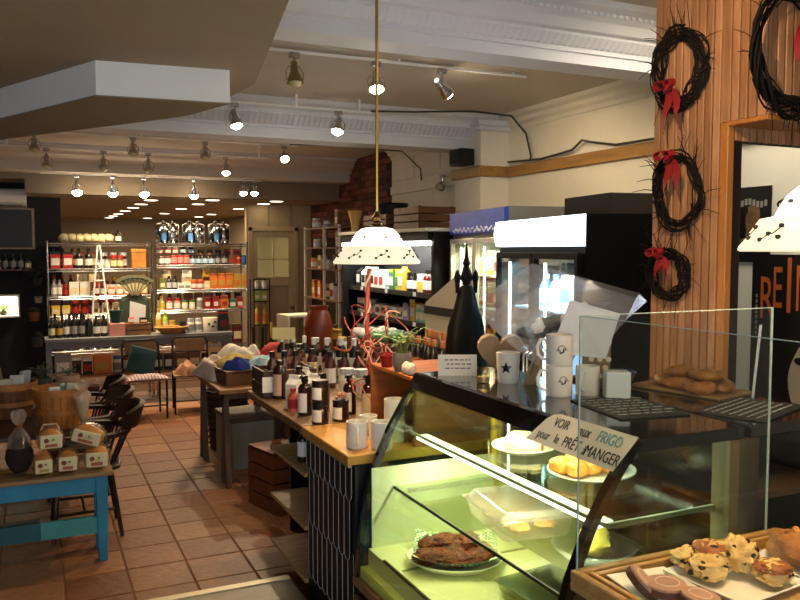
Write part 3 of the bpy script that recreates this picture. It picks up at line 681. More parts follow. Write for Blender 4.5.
scone((1.735, 1.53, 0.975), 0.1, 0.1, 0.095, 3, 'tall chocolate-chip scone standing in the middle dish', False, 26)
scone((1.76, 1.44, 0.972), 0.1, 0.09, 0.06, 6, 'split scone with browned top at the bottom edge', True, 12)
lf = thing('crumble_loaf', 'large browned crumble loaf at right end of the tray', 'loaf', (1.935, 1.47, 0.975), -0.15)
MB().blob((0, 0, 0.04), (0.15, 0.26, 0.1), 4, 0.12, 2, n=24, k=14, flat=0.3).build('loaf_body', fm('#b5793c', '#7d4619', 9, 0.4, 60), lf, smooth=60)
for k in range(26):
    a = R.uniform(0, 2 * PI); q = R.uniform(0, 0.85)
    MB().blob((0.062 * q * math.cos(a), 0.11 * q * math.sin(a), 0.082 - 0.022 * q * q + R.uniform(0, 0.006)), (R.uniform(0.014, 0.026), R.uniform(0.014, 0.024), 0.016), k, 0.3, n=7, k=5).build('crumble_topping', R.choice([fm('#d9a04e', '#b67a30'), fm('#7c3a16', '#5a2810')]), lf, smooth=60)

# ------------------------------------------------------------------ things on top of the case
TZ = 1.302
cdp = thing('price_card', 'small white printed card standing at the far end of the case top', 'card', (1.67, 3.0, TZ), -0.42)
MB().prism([(0.0, 0), (0.002, 0), (0.018, 0.09), (0.016, 0.09)], -0.085, 0.085, 'x', M=Matrix.Identity(4)).build('card', M_paper, cdp)
pl_ = MB(); rr_ = random.Random(3)
for z in (0.068, 0.05, 0.032):
    x = -0.06 + rr_.uniform(0, 0.015)
    while x < 0.055:
        L_ = rr_.uniform(0.008, 0.024); pl_.box((x + L_ / 2, -0.0035 + z * 0.18 + 0.0015, z), (L_, 0.001, 0.005)); x += L_ + 0.006
pl_.build('faint_print', mat('#6a645c', 0.7), cdp, kind='stuff')
def mug(loc, rz, label, r=0.041, h=0.098, logo=True, m=None, handle=True, sc_=1):
    t = thing('mug', label, 'mug', loc, rz, None)
    MB().lathe([(0, 0), (r * 0.92, 0), (r, 0.006), (r, h), (r - 0.004, h), (r - 0.004, 0.01), (0, 0.01)], 24).build('cup', m or mat('#ece6da', 0.3, coat=0.2), t, smooth=40)
    if handle: MB().tube([(-r + 0.003, 0, h * 0.82), (-r - 0.02, 0, h * 0.84), (-r - 0.033, 0, h * 0.6), (-r - 0.03, 0, h * 0.35), (-r - 0.014, 0, h * 0.2), (-r + 0.003, 0, h * 0.18)], 0.006, 8).build('handle', m or mat('#ece6da', 0.3, coat=0.2), t, smooth=True)
    if logo:
        b = MB()
        def W(a, z): return ((r + 0.0008) * math.sin(a), -(r + 0.0008) * math.cos(a), z)
        b.tube([W(-0.35 + 0.12 * k, h * 0.5 + 0.008 * math.sin(k * 1.3)) for k in range(8)], 0.0013, 4)
        b.tube([W(0.05 + 0.28 * math.cos(k * 0.45), h * 0.56 + 0.014 * math.sin(k * 0.45)) for k in range(11)], 0.0013, 4)
        b.tube([W(-0.1, h * 0.42), W(0.15, h * 0.47), W(0.2, h * 0.6)], 0.0022, 4)
        b.build('printed_emblem', mat('#2b2b2b', 0.6), t, kind='stuff')
    return t
mug((1.79, 2.43, TZ), 0.75 - 1.1, 'white mug with small black emblem, lower of the stack of two', 0.05, 0.115)
mug((1.79, 2.43, TZ + 0.116), 0.5 - 1.0, 'white mug with small black emblem, upper of the stack of two', 0.05, 0.115)
mug((1.90, 2.40, TZ), 0.6, 'plain white mug behind the stack of two mugs', 0.045, 0.11, False)
st = thing('star_cup', 'white tumbler with a black star standing on the case', 'cup', (1.775, 2.76, TZ))
MB().lathe([(0, 0), (0.04, 0), (0.042, 0.004), (0.05, 0.125), (0.047, 0.127), (0.038, 0.01), (0, 0.01)], 24).build('cup', mat('#e9e2d2', 0.35), st, smooth=40)
MB().lathe([(0.044, 0.1), (0.0, 0.101)], 20, cap=False).build('coffee', mat('#2a1a12', 0.3), st)
sb_ = MB(); an0 = -PI / 2 - 0.75
star = []
for k in range(10):
    q = 0.026 if k % 2 == 0 else 0.011; a = PI / 2 + k * PI / 5
    star.append((q * math.cos(a), 0.065 + q * math.sin(a)))
def cw(u, z, off=0.0012):
    r = 0.042 + 0.008 * z / 0.125 + off; a = an0 + u / 0.047; return (r * math.cos(a), r * math.sin(a), z)
sb_.add([cw(0, 0.065)] + [cw(u, z) for u, z in star] + [cw(0, 0.065, 0)] + [cw(u, z, -0.0005) for u, z in star],
        [(0, 1 + k, 1 + (k + 1) % 10) for k in range(10)] + [(11, 12 + (k + 1) % 10, 12 + k) for k in range(10)] + [(1 + k, 12 + k, 12 + (k + 1) % 10, 1 + (k + 1) % 10) for k in range(10)])
sb_.build('star', M_black, st)
jr = thing('glass_jar', 'small clear glass jar beside the star tumbler', 'jar', (1.68, 2.80, TZ))
MB().lathe([(0, 0), (0.025, 0), (0.027, 0.01), (0.027, 0.055), (0.022, 0.062), (0.024, 0.064), (0.028, 0.055), (0.028, 0.006), (0.0, -0.0)], 18, cap=False).build('jar_body', glass('#e8e2d0', 1.0), jr, smooth=True)
MB().lathe([(0, 0.003), (0.024, 0.003), (0.024, 0.025), (0, 0.026)], 14).build('salt', mat('#d8cba8', 0.8), jr)
# heart-shaped brown paper bags tied together
def paperbag(loc, rz, sx, sz, label, col='#a98a66', tilt=0.2):
    t = thing('paper_bag', label, 'paper bag', loc, rz); t.rotation_euler = (tilt, 0, rz)
    b = MB(); N = 26; pts = []
    for k in range(N):
        a = 2 * PI * k / N
        x = 16 * math.sin(a) ** 3 / 17; z = (13 * math.cos(a) - 5 * math.cos(2 * a) - 2 * math.cos(3 * a) - math.cos(4 * a)) / 17
        pts.append((x * sx / 2, (z + 1) * sz / 2))
    b.prism(pts, -0.02, 0.02, 'y'); b.build('kraft_heart', mat(col, 0.8, var=0.15, vscale=10, bump=0.3, bscale=25), t, bevel=0.012, seg=2, smooth=60)
    MB().tube([(-sx * 0.1, -0.024, sz * 0.1), (0.0, -0.026, sz * 0.35), (sx * 0.3, -0.024, sz * 0.55)], 0.0035, 5).build('cord', mat('#4a2018', 0.7), t)
paperbag((1.84, 2.93, TZ), -0.45, 0.21, 0.22, 'kraft paper heart ornament with dark cord behind the star tumbler')
0 and paperbag((1.93, 2.90, TZ), -0.55, 0.17, 0.2, 'kraft paper heart ornament, right of two behind the star tumbler', '#b39a78')
tg = thing('paper_gift_tag', 'folded kraft tag hanging beside the star tumbler', 'gift tag', (1.83, 2.68, TZ), -0.4)
MB().prism([(-0.03, 0), (0.02, 0.0), (0.06, 0.13), (0.035, 0.15), (-0.01, 0.06)], -0.004, 0.004, 'y').build('tag', mat('#a48b64', 0.8), tg)
MB().tube([(0.05, 0, 0.14), (0.02, -0.006, 0.1), (0.0, -0.006, 0.04)], 0.002, 4).build('cord', mat('#5b4a35', 0.8), tg)
# bouquet in cellophane
bq = thing('bouquet', 'bouquet wrapped in clear cellophane and white paper behind the mugs', 'bouquet', (1.93, 2.60, TZ), -0.4)
M_cello = glass('#f3f6ff', 1.0, film=0.16, ior=1.6)
cb = MB(); n = 9
base = [(0.05 * math.cos(2 * PI * k / n), 0.05 * math.sin(2 * PI * k / n), 0.05) for k in range(n)]
tops = [(-0.32, -0.02, 0.27), (-0.2, -0.12, 0.30), (-0.05, -0.1, 0.42), (0.1, -0.13, 0.36), (0.27, -0.08, 0.31), (0.3, 0.07, 0.33), (0.12, 0.13, 0.38), (-0.08, 0.12, 0.44), (-0.25, 0.1, 0.33)]
order = sorted(range(n), key=lambda k: math.atan2(tops[k][1], tops[k][0]))
tops = [tops[k] for k in order]; base = [(0.05 * math.cos(-PI + 2 * PI * k / n), 0.05 * math.sin(-PI + 2 * PI * k / n), 0.03) for k in range(n)]
vv = []
for f in range(5):
    for k in range(n):
        s = f / 4; p = Vector(base[k]).lerp(Vector(tops[k]), s); p += Vector((noise.noise(p * 9) * 0.03, noise.noise(p * 9 + Vector((5, 0, 0))) * 0.03, 0)) * (1 if 0 < f else 0); vv.append(p)
cb.add(vv, [(f * n + k, f * n + (k + 1) % n, f * n + n + (k + 1) % n, f * n + n + k) for f in range(4) for k in range(n)])
cb.build('cellophane', M_cello, bq); bq.scale = (1.12, 1.12, 1.12)
MB().add([(-0.06, -0.075, 0.13), (0.13, -0.095, 0.11), (0.17, -0.12, 0.27), (-0.01, -0.14, 0.32), (-0.06, -0.073, 0.13), (0.13, -0.093, 0.11), (0.17, -0.118, 0.27), (-0.01, -0.138, 0.32)], [(0, 1, 2, 3), (7, 6, 5, 4), (0, 4, 5, 1), (1, 5, 6, 2), (2, 6, 7, 3), (3, 7, 4, 0)]).build('white_wrapping_paper', mat('#e8e9ec', 0.7), bq)
lv = mat('#26301c', 0.5)
for k in range(9):
    a = -0.9 + k * 0.2; x1, z1 = math.sin(a) * 0.17, 0.16 + math.cos(a) * 0.12
    MB().tube([(0, 0, 0.03), (x1 * 0.5, -0.02, z1 * 0.55), (x1, -0.04, z1)], 0.003, 5, r2=0.0018).build('stem', lv, bq)
    if k % 2 == 0: MB().blob((x1 * 0.85, -0.045, z1 * 0.85), (0.13, 0.016, 0.05), k, 0.1, n=8, k=6, M=None).build('leaf', lv, bq, smooth=True)
for x, z in ((-0.1, 0.22), (0.06, 0.28), (0.0, 0.24)): MB().blob((x, -0.05, z), (0.045, 0.045, 0.05), int(z * 100), 0.3, 4, n=12, k=8).build('bloom', mat('#ece4c8', 0.6), bq, smooth=60)
# gift box with dots, white carton, black menu boards, croissants
pg = thing('polka_dot_bag', 'brown polka-dot gift bag behind the acrylic corner', 'gift bag', (2.02, 2.50, TZ), -0.6)
MB().prism([(-0.05, 0), (0.05, 0), (0.055, 0.2), (-0.055, 0.2)], -0.03, 0.03, 'y').build('bag', mat('#8a6a4a', 0.6), pg, bevel=0.003)
for i in range(3):
    for j in range(6):
        x = -0.033 + i * 0.033 + (0.012 if j % 2 else 0)
        if abs(x) < 0.046: MB().lathe([(0.0, 0), (0.0105, 0), (0.0105, 0.002), (0, 0.002)], 10, M=Matrix.Translation((x, -0.030, 0.02 + j * 0.033)) @ Matrix.Rotation(PI / 2, 4, 'X')).build('dot', mat('#e8d9b8', 0.6), pg)
cw_ = MB().b2(-0.045, 0.045, -0.035, 0.035, 0, 0.1).build('white_carton', mat('#d6dde0', 0.5), bevel=0.004)
put(cw_, (1.955, 2.30, TZ), -0.5); tag(cw_, 'small white carton in front of the polka-dot gift bag', 'carton')
bn = MB().lathe([(0, 0), (0.04, 0), (0.07, 0.03), (0.085, 0.06), (0.082, 0.062), (0.065, 0.033), (0, 0.006)], 24).build('blue_bowl', mat('#1c2c4a', 0.2, coat=0.4), smooth=True)
put(bn, (2.115, 2.50, TZ)); tag(bn, 'dark blue glazed bowl between gift bag and croissants', 'bowl')
# dark service counter right behind the case
sv = thing('service_counter', 'dark service counter standing behind the bakery case', 'counter', (0, 0, 0))
MB().b2(2.02, 2.46, 1.75, 2.62, 1.262, 1.302).build('counter_top', M_blackgloss, sv, bevel=0.004)
MB().b2(2.02, 2.46, 1.78, 2.6, 0.1, 0.16).build('plinth', M_black, sv)
for x, y in ((2.02, 1.75), (2.42, 1.75), (2.02, 2.58), (2.42, 2.58)): MB().b2(x, x + 0.04, y, y + 0.04, 0.16, 1.262).build('post', wood('#4a3520', '#2e2012'), sv)
MB().b2(2.03, 2.45, 1.77, 2.6, 1.05, 1.07).build('shelf', wood('#4e3b26', '#35281a'), sv)
MB().b2(2.45, 2.46, 1.79, 2.58, 0.16, 1.262).build('back_panel', M_black, sv)
plate((2.2, 2.06, 1.07), 0.13, 'white plate with a golden pie on the dark service counter shelf')
pi_ = thing('golden_pie', 'golden pie on plate seen through the case end', 'pie', (2.2, 2.06, 1.077))
MB().lathe([(0, 0), (0.09, 0), (0.105, 0.03), (0, 0.036)], 22).build('crust', fm('#c28a3e', '#94602a'), pi_, smooth=50)
MB().lathe([(0.098, 0.028), (0.108, 0.034), (0.103, 0.04), (0.09, 0.034)], 22, cap=False).build('crimped_edge', fm('#dba654', '#b37a34'), pi_, smooth=50)
def menu(loc, rz, sx, sy, label, tilt=0.0):
    t = thing('menu_board', label, 'menu board', loc, rz); t.rotation_euler = (tilt, 0, rz)
    MB().b2(-sx / 2, sx / 2, -sy / 2, sy / 2, 0, 0.006).build('board', mat('#141416', 0.6), t, bevel=0.002)
    rr = random.Random(int(loc[0] * 100)); b = MB()
    for r_ in range(7):
        x = -sx * 0.42; y = sy * (0.38 - r_ * 0.12)
        while x < sx * 0.4:
            L_ = rr.uniform(0.01, 0.04); b.box((x + L_ / 2, y, 0.0066), (L_, 0.006, 0.001)); x += L_ + 0.012
    b.build('chalk_writing', mat('#b8b8b4', 0.8), t, kind='stuff')
menu((1.86, 2.13, TZ), -0.15, 0.26, 0.34, 'black menu board with white writing lying on the case top')
menu((2.22, 1.93, TZ), 0.35, 0.36, 0.24, 'black menu board lying on the dark service counter')
m_cro = fm('#c08034', '#7e4616', 14, 0.4, 50, 0.35)
def croissant(loc, rz, s, label):
    b = MB(); pts = []; K = 11
    prev = None; vs_ = []; fs = []; n = 10
    for i in range(K):
        u = -1 + 2 * i / (K - 1); a = u * 1.25
        p = Vector((math.sin(a) * 0.06 * s, -(math.cos(a) - 1) * 0.06 * s, 0)); r = (0.006 + 0.024 * (1 - u * u) ** 0.8 + (0.0025 if i % 2 else 0)) * s
        t = Vector((math.cos(a), math.sin(a), 0)); nrm = Vector((-math.sin(a), math.cos(a), 0))
        for k in range(n):
            an = 2 * PI * k / n; vs_.append(p + nrm * r * math.cos(an) + Vector((0, 0, 1)) * (r * math.sin(an) * 0.85 + 0.02 * s))
    for i in range(K - 1):
        for k in range(n): fs.append((i * n + k, i * n + (k + 1) % n, (i + 1) * n + (k + 1) % n, (i + 1) * n + k))
    fs += [tuple(reversed(range(n))), tuple(range((K - 1) * n, K * n))]
    o = b.add(vs_, fs).build('croissant', m_cro, smooth=60); put(o, loc, rz); return tag(o, label, 'croissant', 'croissants on the service counter')
bt = thing('croissant_platter', 'wooden platter piled with croissants on the service counter', 'platter', (2.32, 2.3, TZ), 0.2)
MB().b2(-0.12, 0.12, -0.2, 0.2, 0, 0.012).build('board', wood('#a87f48', '#7d5a30'), bt, bevel=0.004)
CR = [(-0.06, -0.13), (0.05, -0.13), (-0.06, -0.02), (0.06, -0.01), (-0.05, 0.1), (0.06, 0.11), (0.0, -0.075), (0.0, 0.045)]
for i, (dx, dy) in enumerate(CR):
    croissant((2.32 + dx, 2.3 + dy, TZ + 0.013 + (0.038 if i > 5 else 0)), i * 0.9, 1.0, 'golden croissant on platter, %s' % ('%s from the front' % ORD[i + 1] if i < 6 else ['upper front one', 'upper back one'][i - 6]))
stk = MB().tube([(0, 0, 0), (0.02, -0.01, 0.27)], 0.005, 6).build('white_stick', mat('#e8e8e8', 0.4))
put(stk, (2.43, 2.1, TZ)); tag(stk, 'thin white stick leaning upright by the slat wall opening', 'stick')
rs = MB().b2(-0.1, 0.1, -0.012, 0.012, 0.0, 0.16).build('register_screen', M_black)
bpy.data.objects.remove(rs)
reg = thing('cash_register', 'black cash register terminal with blue lit screen behind the cups', 'register', (2.22, 2.90, 1.05), -2.6 + PI)
MB().b2(-0.05, 0.05, -0.04, 0.04, 0.0, 0.2).build('stand', M_black, reg)
MB().b2(-0.13, 0.13, -0.015, 0.015, 0.2, 0.42).build('screen_housing', M_black, reg, bevel=0.006)
MB().b2(-0.10, 0.10, -0.0175, -0.015, 0.24, 0.40).build('lit_screen', mat('#8cc4f0', 0.4, emit=0.9), reg)
rc = thing('register_stand', 'dark cabinet under the cash register', 'cabinet', (2.22, 2.91, 0.1), -2.6 + PI)
MB().b2(-0.16, 0.16, -0.13, 0.13, 0, 0.93).build('cabinet', M_dark, rc, bevel=0.004)
MB().b2(-0.165, 0.165, -0.135, 0.135, 0.93, 0.95).build('top', M_black, rc)

# ------------------------------------------------------------------ counters along the aisle
M_ctop = wood('#c08f3c', '#a3742c', 0.4, (1.2, 8, 1), 3)
sc_ = thing('scalloped_counter', 'black counter clad in long scalloped tiles with yellow wooden top', 'counter', (0, 0, 0))
MB().b2(1.225, 1.96, 3.185, 3.83, 0.905, 0.95).build('worktop', M_ctop, sc_, bevel=0.004)
MB().b2(1.275, 1.95, 3.19, 3.825, 0.0, 0.905).build('body', M_black, sc_)
MB().b2(1.228, 1.245, 3.185, 3.83, 0.897, 0.905).build('edge_strip', mat('#9a9a98', 0.4, metal=0.6), sc_)
fp = MB().b2(1.262, 1.275, 3.19, 3.828, 0.0, 0.9).build('front_panel', mat('#0d0d0e', 0.5), sc_)
def utile(wd_, top, z1):
    pts = [(-wd_ / 2, top), (wd_ / 2, top)]
    for k in range(9):
        a = -PI * k / 8; pts.append((wd_ / 2 * math.cos(a), z1 + wd_ / 2 + wd_ / 2 * math.sin(a)))
    return pts
W_ = 0.0705
for row, (zb, zt) in enumerate(((0.735, 0.9), (0.455, 0.78), (0.165, 0.5))):
    xs = 1.2475 + row * 0.0045
    for k in range(10):
        y = 3.2 + k * W_ + (0 if row % 2 == 0 else W_ / 2) + 0.03
        if y + W_ / 2 > 3.83: continue
        tl = MB().prism(utile(W_ - 0.004, zt, zb), xs, xs + 0.006, 'x', M=Matrix.Translation((0, y, 0))).build('scallop_tile', mat('#070708', 0.45, spec=0.25), sc_)
        pts = [(p[0], p[1]) for p in utile(W_ - 0.003, zt, zb)]
        path = [(xs - 0.0003, p[0] + y, p[1]) for p in pts[1:]] + [(xs - 0.0003, pts[0][0] + y, pts[0][1])]
        MB().tube(path, 0.0015, 4).build('pale_edge', mat('#a4a4a2', 0.5), tl)
sh = thing('shelf_counter', 'dark counter with brown top and three open plank shelves', 'counter', (0, 0, 0))
M_wplank = wood('#b8955c', '#96723e', 0.55, (1, 8, 1), 3)
MB().b2(1.225, 2.3, 3.84, 4.98, 0.905, 0.95).build('worktop', wood('#84623a', '#5f4326', 0.5, (1, 8, 1), 3), sh, bevel=0.004)
for z in (0.70, 0.42, 0.14): MB().b2(1.24, 1.9, 3.845, 4.5, z - 0.022, z).build('shelf_plank', M_wplank, sh, bevel=0.003)
MB().b2(1.9, 1.93, 3.84, 4.97, 0, 0.905).build('back_panel', M_black, sh)
MB().b2(1.5, 1.9, 4.94, 4.97, 0, 0.905).build('end_panel', M_black, sh)
MB().b2(1.26, 1.9, 3.832, 3.845, 0, 0.905).build('end_panel', M_black, sh)
MB().b2(1.87, 1.9, 4.46, 4.49, 0, 0.905).build('post', M_black, sh)

# generic containers ---------------------------------------------------------
GB = {}
def bot(kind, w_, h, c1, c2, c3, n=10):
    """one-mesh container for far shelves; materials: body, label, cap"""
    key = (kind, round(w_, 3), round(h, 3), c1, c2, c3)
    if key in GB: return GB[key].data
    b = MB(); r = w_ / 2
    m1 = mat(c1, 0.3 if kind in ('bottle', 'wine', 'jar', 'pump') else 0.55); m2 = mat(c2, 0.7); m3 = mat(c3, 0.45)
    if kind == 'wine':
        b.lathe([(0, 0), (r, 0), (r, h * 0.6), (r * 0.85, h * 0.68), (r * 0.36, h * 0.78), (r * 0.34, h * 0.84)], n, 0)
        b.lathe([(r * 1.02, h * 0.16), (r * 1.03, h * 0.16), (r * 1.03, h * 0.48), (r * 1.02, h * 0.48)], n, 1, cap=False)
        b.lathe([(r * 0.37, h * 0.8), (r * 0.4, h * 0.8), (r * 0.4, h), (0, h)], n, 2)
    elif kind == 'bottle':
        b.lathe([(0, 0), (r, 0), (r, h * 0.62), (r * 0.75, h * 0.74), (r * 0.42, h * 0.82), (r * 0.42, h * 0.88)], n, 0)
        b.lathe([(r * 1.02, h * 0.14), (r * 1.03, h * 0.14), (r * 1.03, h * 0.54), (r * 1.02, h * 0.54)], n, 1, cap=False)
        b.lathe([(r * 0.46, h * 0.85), (r * 0.5, h * 0.86), (r * 0.5, h), (0, h)], n, 2)
    elif kind == 'jar':
        b.lathe([(0, 0), (r * 0.95, 0), (r, h * 0.06), (r, h * 0.7), (r * 0.82, h * 0.78)], n, 0)
        b.lathe([(r * 1.02, h * 0.15), (r * 1.03, h * 0.15), (r * 1.03, h * 0.58), (r * 1.02, h * 0.58)], n, 1, cap=False)
        b.lathe([(r * 0.9, h * 0.78), (r * 0.92, h * 0.78), (r * 0.92, h), (0, h)], n, 2)
    elif kind == 'can':
        b.lathe([(0, 0), (r * 0.95, 0), (r, h * 0.04), (r, h * 0.96), (r * 0.95, h)], n, 0)
        b.lathe([(r * 1.01, h * 0.2), (r * 1.02, h * 0.2), (r * 1.02, h * 0.8), (r * 1.01, h * 0.8)], n, 1, cap=False)
        b.lathe([(r * 0.9, h), (r * 0.88, h * 1.02), (0, h * 1.02)], n, 2)
    elif kind == 'box':
        b.b2(-r, r, -r * 0.8, r * 0.8, 0, h, 0); b.b2(-r * 0.8, r * 0.8, -r * 0.8 - 0.002, -r * 0.8, h * 0.2, h * 0.62, 1); b.b2(-r, r, -r * 0.8 - 0.001, r * 0.8 + 0.001, h * 0.85, h * 1.003, 2)
    elif kind == 'bag':
        b.prism([(-r * 0.95, 0), (r * 0.95, 0), (r, h * 0.5), (r * 0.8, h * 0.85), (r * 0.85, h), (-r * 0.85, h), (-r * 0.8, h * 0.85), (-r, h * 0.5)], -r * 0.5, r * 0.5, 'y', 0)
        b.b2(-r * 0.6, r * 0.6, -r * 0.5 - 0.002, -r * 0.5, h * 0.22, h * 0.55, 1); b.b2(-r * 0.86, r * 0.86, -r * 0.52, r * 0.52, h * 0.86, h * 0.92, 2)
    elif kind == 'carton':
        b.b2(-r, r, -r, r, 0, h * 0.74, 0); b.prism([(-r, h * 0.74), (r, h * 0.74), (0, h * 0.93)], -r, r, 'x', 0); b.b2(-r, r, -0.004, 0.004, h * 0.92, h, 2); b.b2(-r * 0.8, r * 0.8, -r - 0.002, -r, h * 0.2, h * 0.6, 1)
    o = b.build(kind, [m1, m2, m3], smooth=35 if kind not in ('box', 'bag', 'carton') else False); GB[key] = o
    me = o.data; bpy.data.objects.remove(o); GB[key] = type('K', (), {'data': me})
    return me
NM = {'wine': ('wine_bottle', 'bottle'), 'bottle': ('glass_bottle', 'bottle'), 'jar': ('lidded_jar', 'jar'), 'can': ('tin_can', 'can'), 'box': ('product_box', 'box'), 'bag': ('product_bag', 'bag'), 'carton': ('drink_carton', 'carton')}
CN = {}
HX = dict(black='#15120f', amber='#4a1f0c', red='#b02418', dkred='#5c120f', white='#e6e2d8', cream='#e0cfa0', yellow='#d9b23c', orange='#d9742a', pink='#c98a80', green='#3c7a44', mint='#8fd0b4', teal='#1e6a6c', blue='#3a6cb0', lblue='#a8c4dc', brown='#6b4526', gray='#8a8a88', silver='#b9bcc0', lime='#9ac23c', lilac='#a79acb', copper='#b8713c', clear='#cfd4cc', gold='#c19a3c', olive='#6a6a38', coral='#e0604a')
CW = dict(dkred='dark red', lblue='pale blue', gray='grey', lilac='lilac')
def cn(c): return CW.get(c, c)
def put_item(kind, w_, h, c, loc, label, group, rz=0):
    c1, c2, c3 = c
    o = bpy.data.objects.new(NM[kind][0], bot(kind, w_, h, HX[c1], HX[c2], HX[c3])); C.objects.link(o)
    put(o, loc, rz); return tag(o, label, NM[kind][1], group)
def describe(kind, c):
    k = {'wine': 'wine bottle', 'bottle': 'bottle', 'jar': 'jar', 'can': 'tin', 'box': 'box', 'bag': 'bag', 'carton': 'carton'}[kind]
    if kind in ('wine', 'bottle', 'jar'): return '%s %s with %s label' % (cn(c[0]), k, cn(c[1]))
    return '%s %s with %s front panel' % (cn(c[0]), k, cn(c[1]))
def row(P0, P1, items, where, group, rz=0, jit=0.012):
    """items stand along the line P0 -> P1; item = (kind, width, height, (body,label,cap)); spacing spreads them evenly"""
    P0, P1 = Vector(P0), Vector(P1); D = (P1 - P0); L_ = D.length; D.normalize()
    tot = sum(i[1] for i in items); gap = max(0.002, (L_ - tot) / max(1, len(items) - 1)) if len(items) > 1 else 0
    x = 0; nrm = Vector((-D.y, D.x, 0)); out = []
    for n_, it in enumerate(items):
        p = P0 + D * (x + it[1] / 2) + nrm * R.uniform(-jit, jit); x += it[1] + gap
        out.append(put_item(it[0], it[1], it[2], it[3], p, '%s, %s from left %s' % (describe(it[0], it[3]), ORD[n_ + 1] if n_ + 1 < len(ORD) else 'number %d' % (n_ + 1), where), group, rz))
    return out
def mk(s):
    """'kind w h body label cap [xN]' lines to an item list"""
    o = []
    for l in s.strip().split(';'):
        p = l.split()
        if not p: continue
        n_ = int(p[6][1:]) if len(p) > 6 else 1
        o += [(p[0], float(p[1]), float(p[2]), (p[3], p[4], p[5]))] * n_
    return o

# ------------------------------------------------------------------ bottles and jars on the counters
def pump(loc, rz, label, h=0.2, r=0.034, lab='#e8e2d6', pumped=True):
    t = thing('pump_bottle', label, 'bottle', loc, rz, 'amber soap bottles on the counter')
    z = h * 0.68
    MB().lathe([(0, 0), (r, 0), (r, z), (r * 0.7, z + 0.018), (r * 0.42, z + 0.024), (r * 0.42, z + 0.034)], 18).build('amber_body', mat('#2a0f06', 0.15, coat=0.5), t, smooth=40)
    lb = MB(); vs_ = []
    for k in range(9):
        a = -PI / 2 - 0.9 + 1.8 * k / 8
        for zz in (h * 0.08, z * 0.82): vs_.append(((r + 0.001) * math.cos(a), (r + 0.001) * math.sin(a), zz))
        for zz in (h * 0.08, z * 0.82): vs_.append(((r + 0.0001) * math.cos(a), (r + 0.0001) * math.sin(a), zz))
    fs = []
    for k in range(8): q = k * 4; fs += [(q, q + 4, q + 5, q + 1), (q + 2, q + 3, q + 7, q + 6), (q, q + 2, q + 6, q + 4), (q + 1, q + 5, q + 7, q + 3)]
    lb.add(vs_, fs).build('paper_label', mat(lab, 0.75), t)
    c = MB().lathe([(r * 0.46, z + 0.03), (r * 0.5, z + 0.032), (r * 0.5, z + 0.05), (r * 0.2, z + 0.052)], 12)
    if pumped: c.tube([(0, 0, z + 0.05), (0, 0, h * 0.93)], 0.005, 6).b2(-0.012, 0.012, -0.03, 0.012, h * 0.92, h * 0.98).tube([(0, -0.025, h * 0.95), (0, -0.045, h * 0.93)], 0.004, 5)
    c.build('pump_head' if pumped else 'cap', M_black, t)
    return t
FR = -0.95  # faces the aisle and the camera
pump((1.33, 4.10, 0.95), FR, 'amber pump bottle with white label at the front edge of counter', 0.22, 0.038)
pump((1.45, 4.14, 0.95), FR, 'amber pump bottle behind the squat lidded jars, left one', 0.22, 0.036, '#d8c8a8')
pump((1.56, 4.02, 0.95), FR, 'amber pump bottle beside the wooden crate cabinet, second from right', 0.22, 0.036, '#ded2b8')
pump((1.63, 3.92, 0.95), FR, 'rightmost amber pump bottle against the wooden crate cabinet', 0.23, 0.036, '#c8b890')
pump((1.40, 4.42, 0.95), FR, 'tall amber bottle with pink label behind the milk cartons', 0.25, 0.04, '#d9b8a4', False)
pump((1.34, 4.62, 0.95), FR, 'tall amber bottle with pinkish label beside the dark wooden bin', 0.27, 0.04, '#cfa890', False)
def candlejar(loc, label, lidc='#14100d'):
    t = thing('candle_jar', label, 'jar', loc, FR, 'amber jars on the counter'); r = 0.043
    MB().lathe([(0, 0), (r, 0), (r, 0.085), (r * 0.92, 0.09)], 20).build('amber_body', mat('#2a1108', 0.15, coat=0.5), t, smooth=40)
    MB().lathe([(r * 0.96, 0.088), (r * 0.99, 0.09), (r * 0.99, 0.112), (0, 0.114)], 20).build('lid', mat(lidc, 0.4), t, smooth=40)
    vs_ = []; fs = []
    for k in range(9):
        a = -PI / 2 - 0.75 + 1.5 * k / 8
        for q in (r + 0.001, r + 0.0001):
            for zz in (0.014, 0.076): vs_.append((q * math.cos(a), q * math.sin(a), zz))
    for k in range(8): q = k * 4; fs += [(q, q + 4, q + 5, q + 1), (q + 2, q + 3, q + 7, q + 6), (q, q + 2, q + 6, q + 4), (q + 1, q + 5, q + 7, q + 3)]
    MB().add(vs_, fs).build('paper_label', M_paper, t)
    return t
candlejar((1.335, 3.86, 0.95), 'squat amber jar with cream label nearest the counter edge, below')
candlejar((1.335, 3.86, 1.066), 'squat amber jar stacked on top of the front jar')
candlejar((1.455, 3.88, 0.95), 'squat amber jar beside the stacked jars, pinkish dried flowers on its lid')
df = MB()
for k in range(14): df.blob((R.uniform(-0.035, 0.035), R.uniform(-0.03, 0.03), R.uniform(0.006, 0.03)), (0.022, 0.022, 0.018), k, 0.3, n=6, k=4)
put(df.build('dried_flowers', mat('#a5745c', 0.8)), (1.455, 3.88, 1.065)); tag(bpy.data.objects['dried_flowers'], 'small bunch of dried pink flowers on the squat jar', 'dried flowers'); bpy.data.objects['dried_flowers']['kind'] = 'stuff'
for i, (x, y, h) in enumerate(((1.335, 4.30, 0.19), (1.44, 4.24, 0.2), (1.46, 4.52, 0.2))):
    put_item('carton', 0.075, h, ('white', 'cream', 'white'), (x, y, 0.95), 'white gable-top carton on the counter, %s' % ['beside the red bottle', 'behind the front pump bottle', 'by the tall amber bottles'][i], 'white cartons', FR)
put_item('bottle', 0.06, 0.13, ('coral', 'red', 'red'), (1.30, 4.22, 0.95), 'small bright red bottle at the counter edge beside a carton', None, FR)
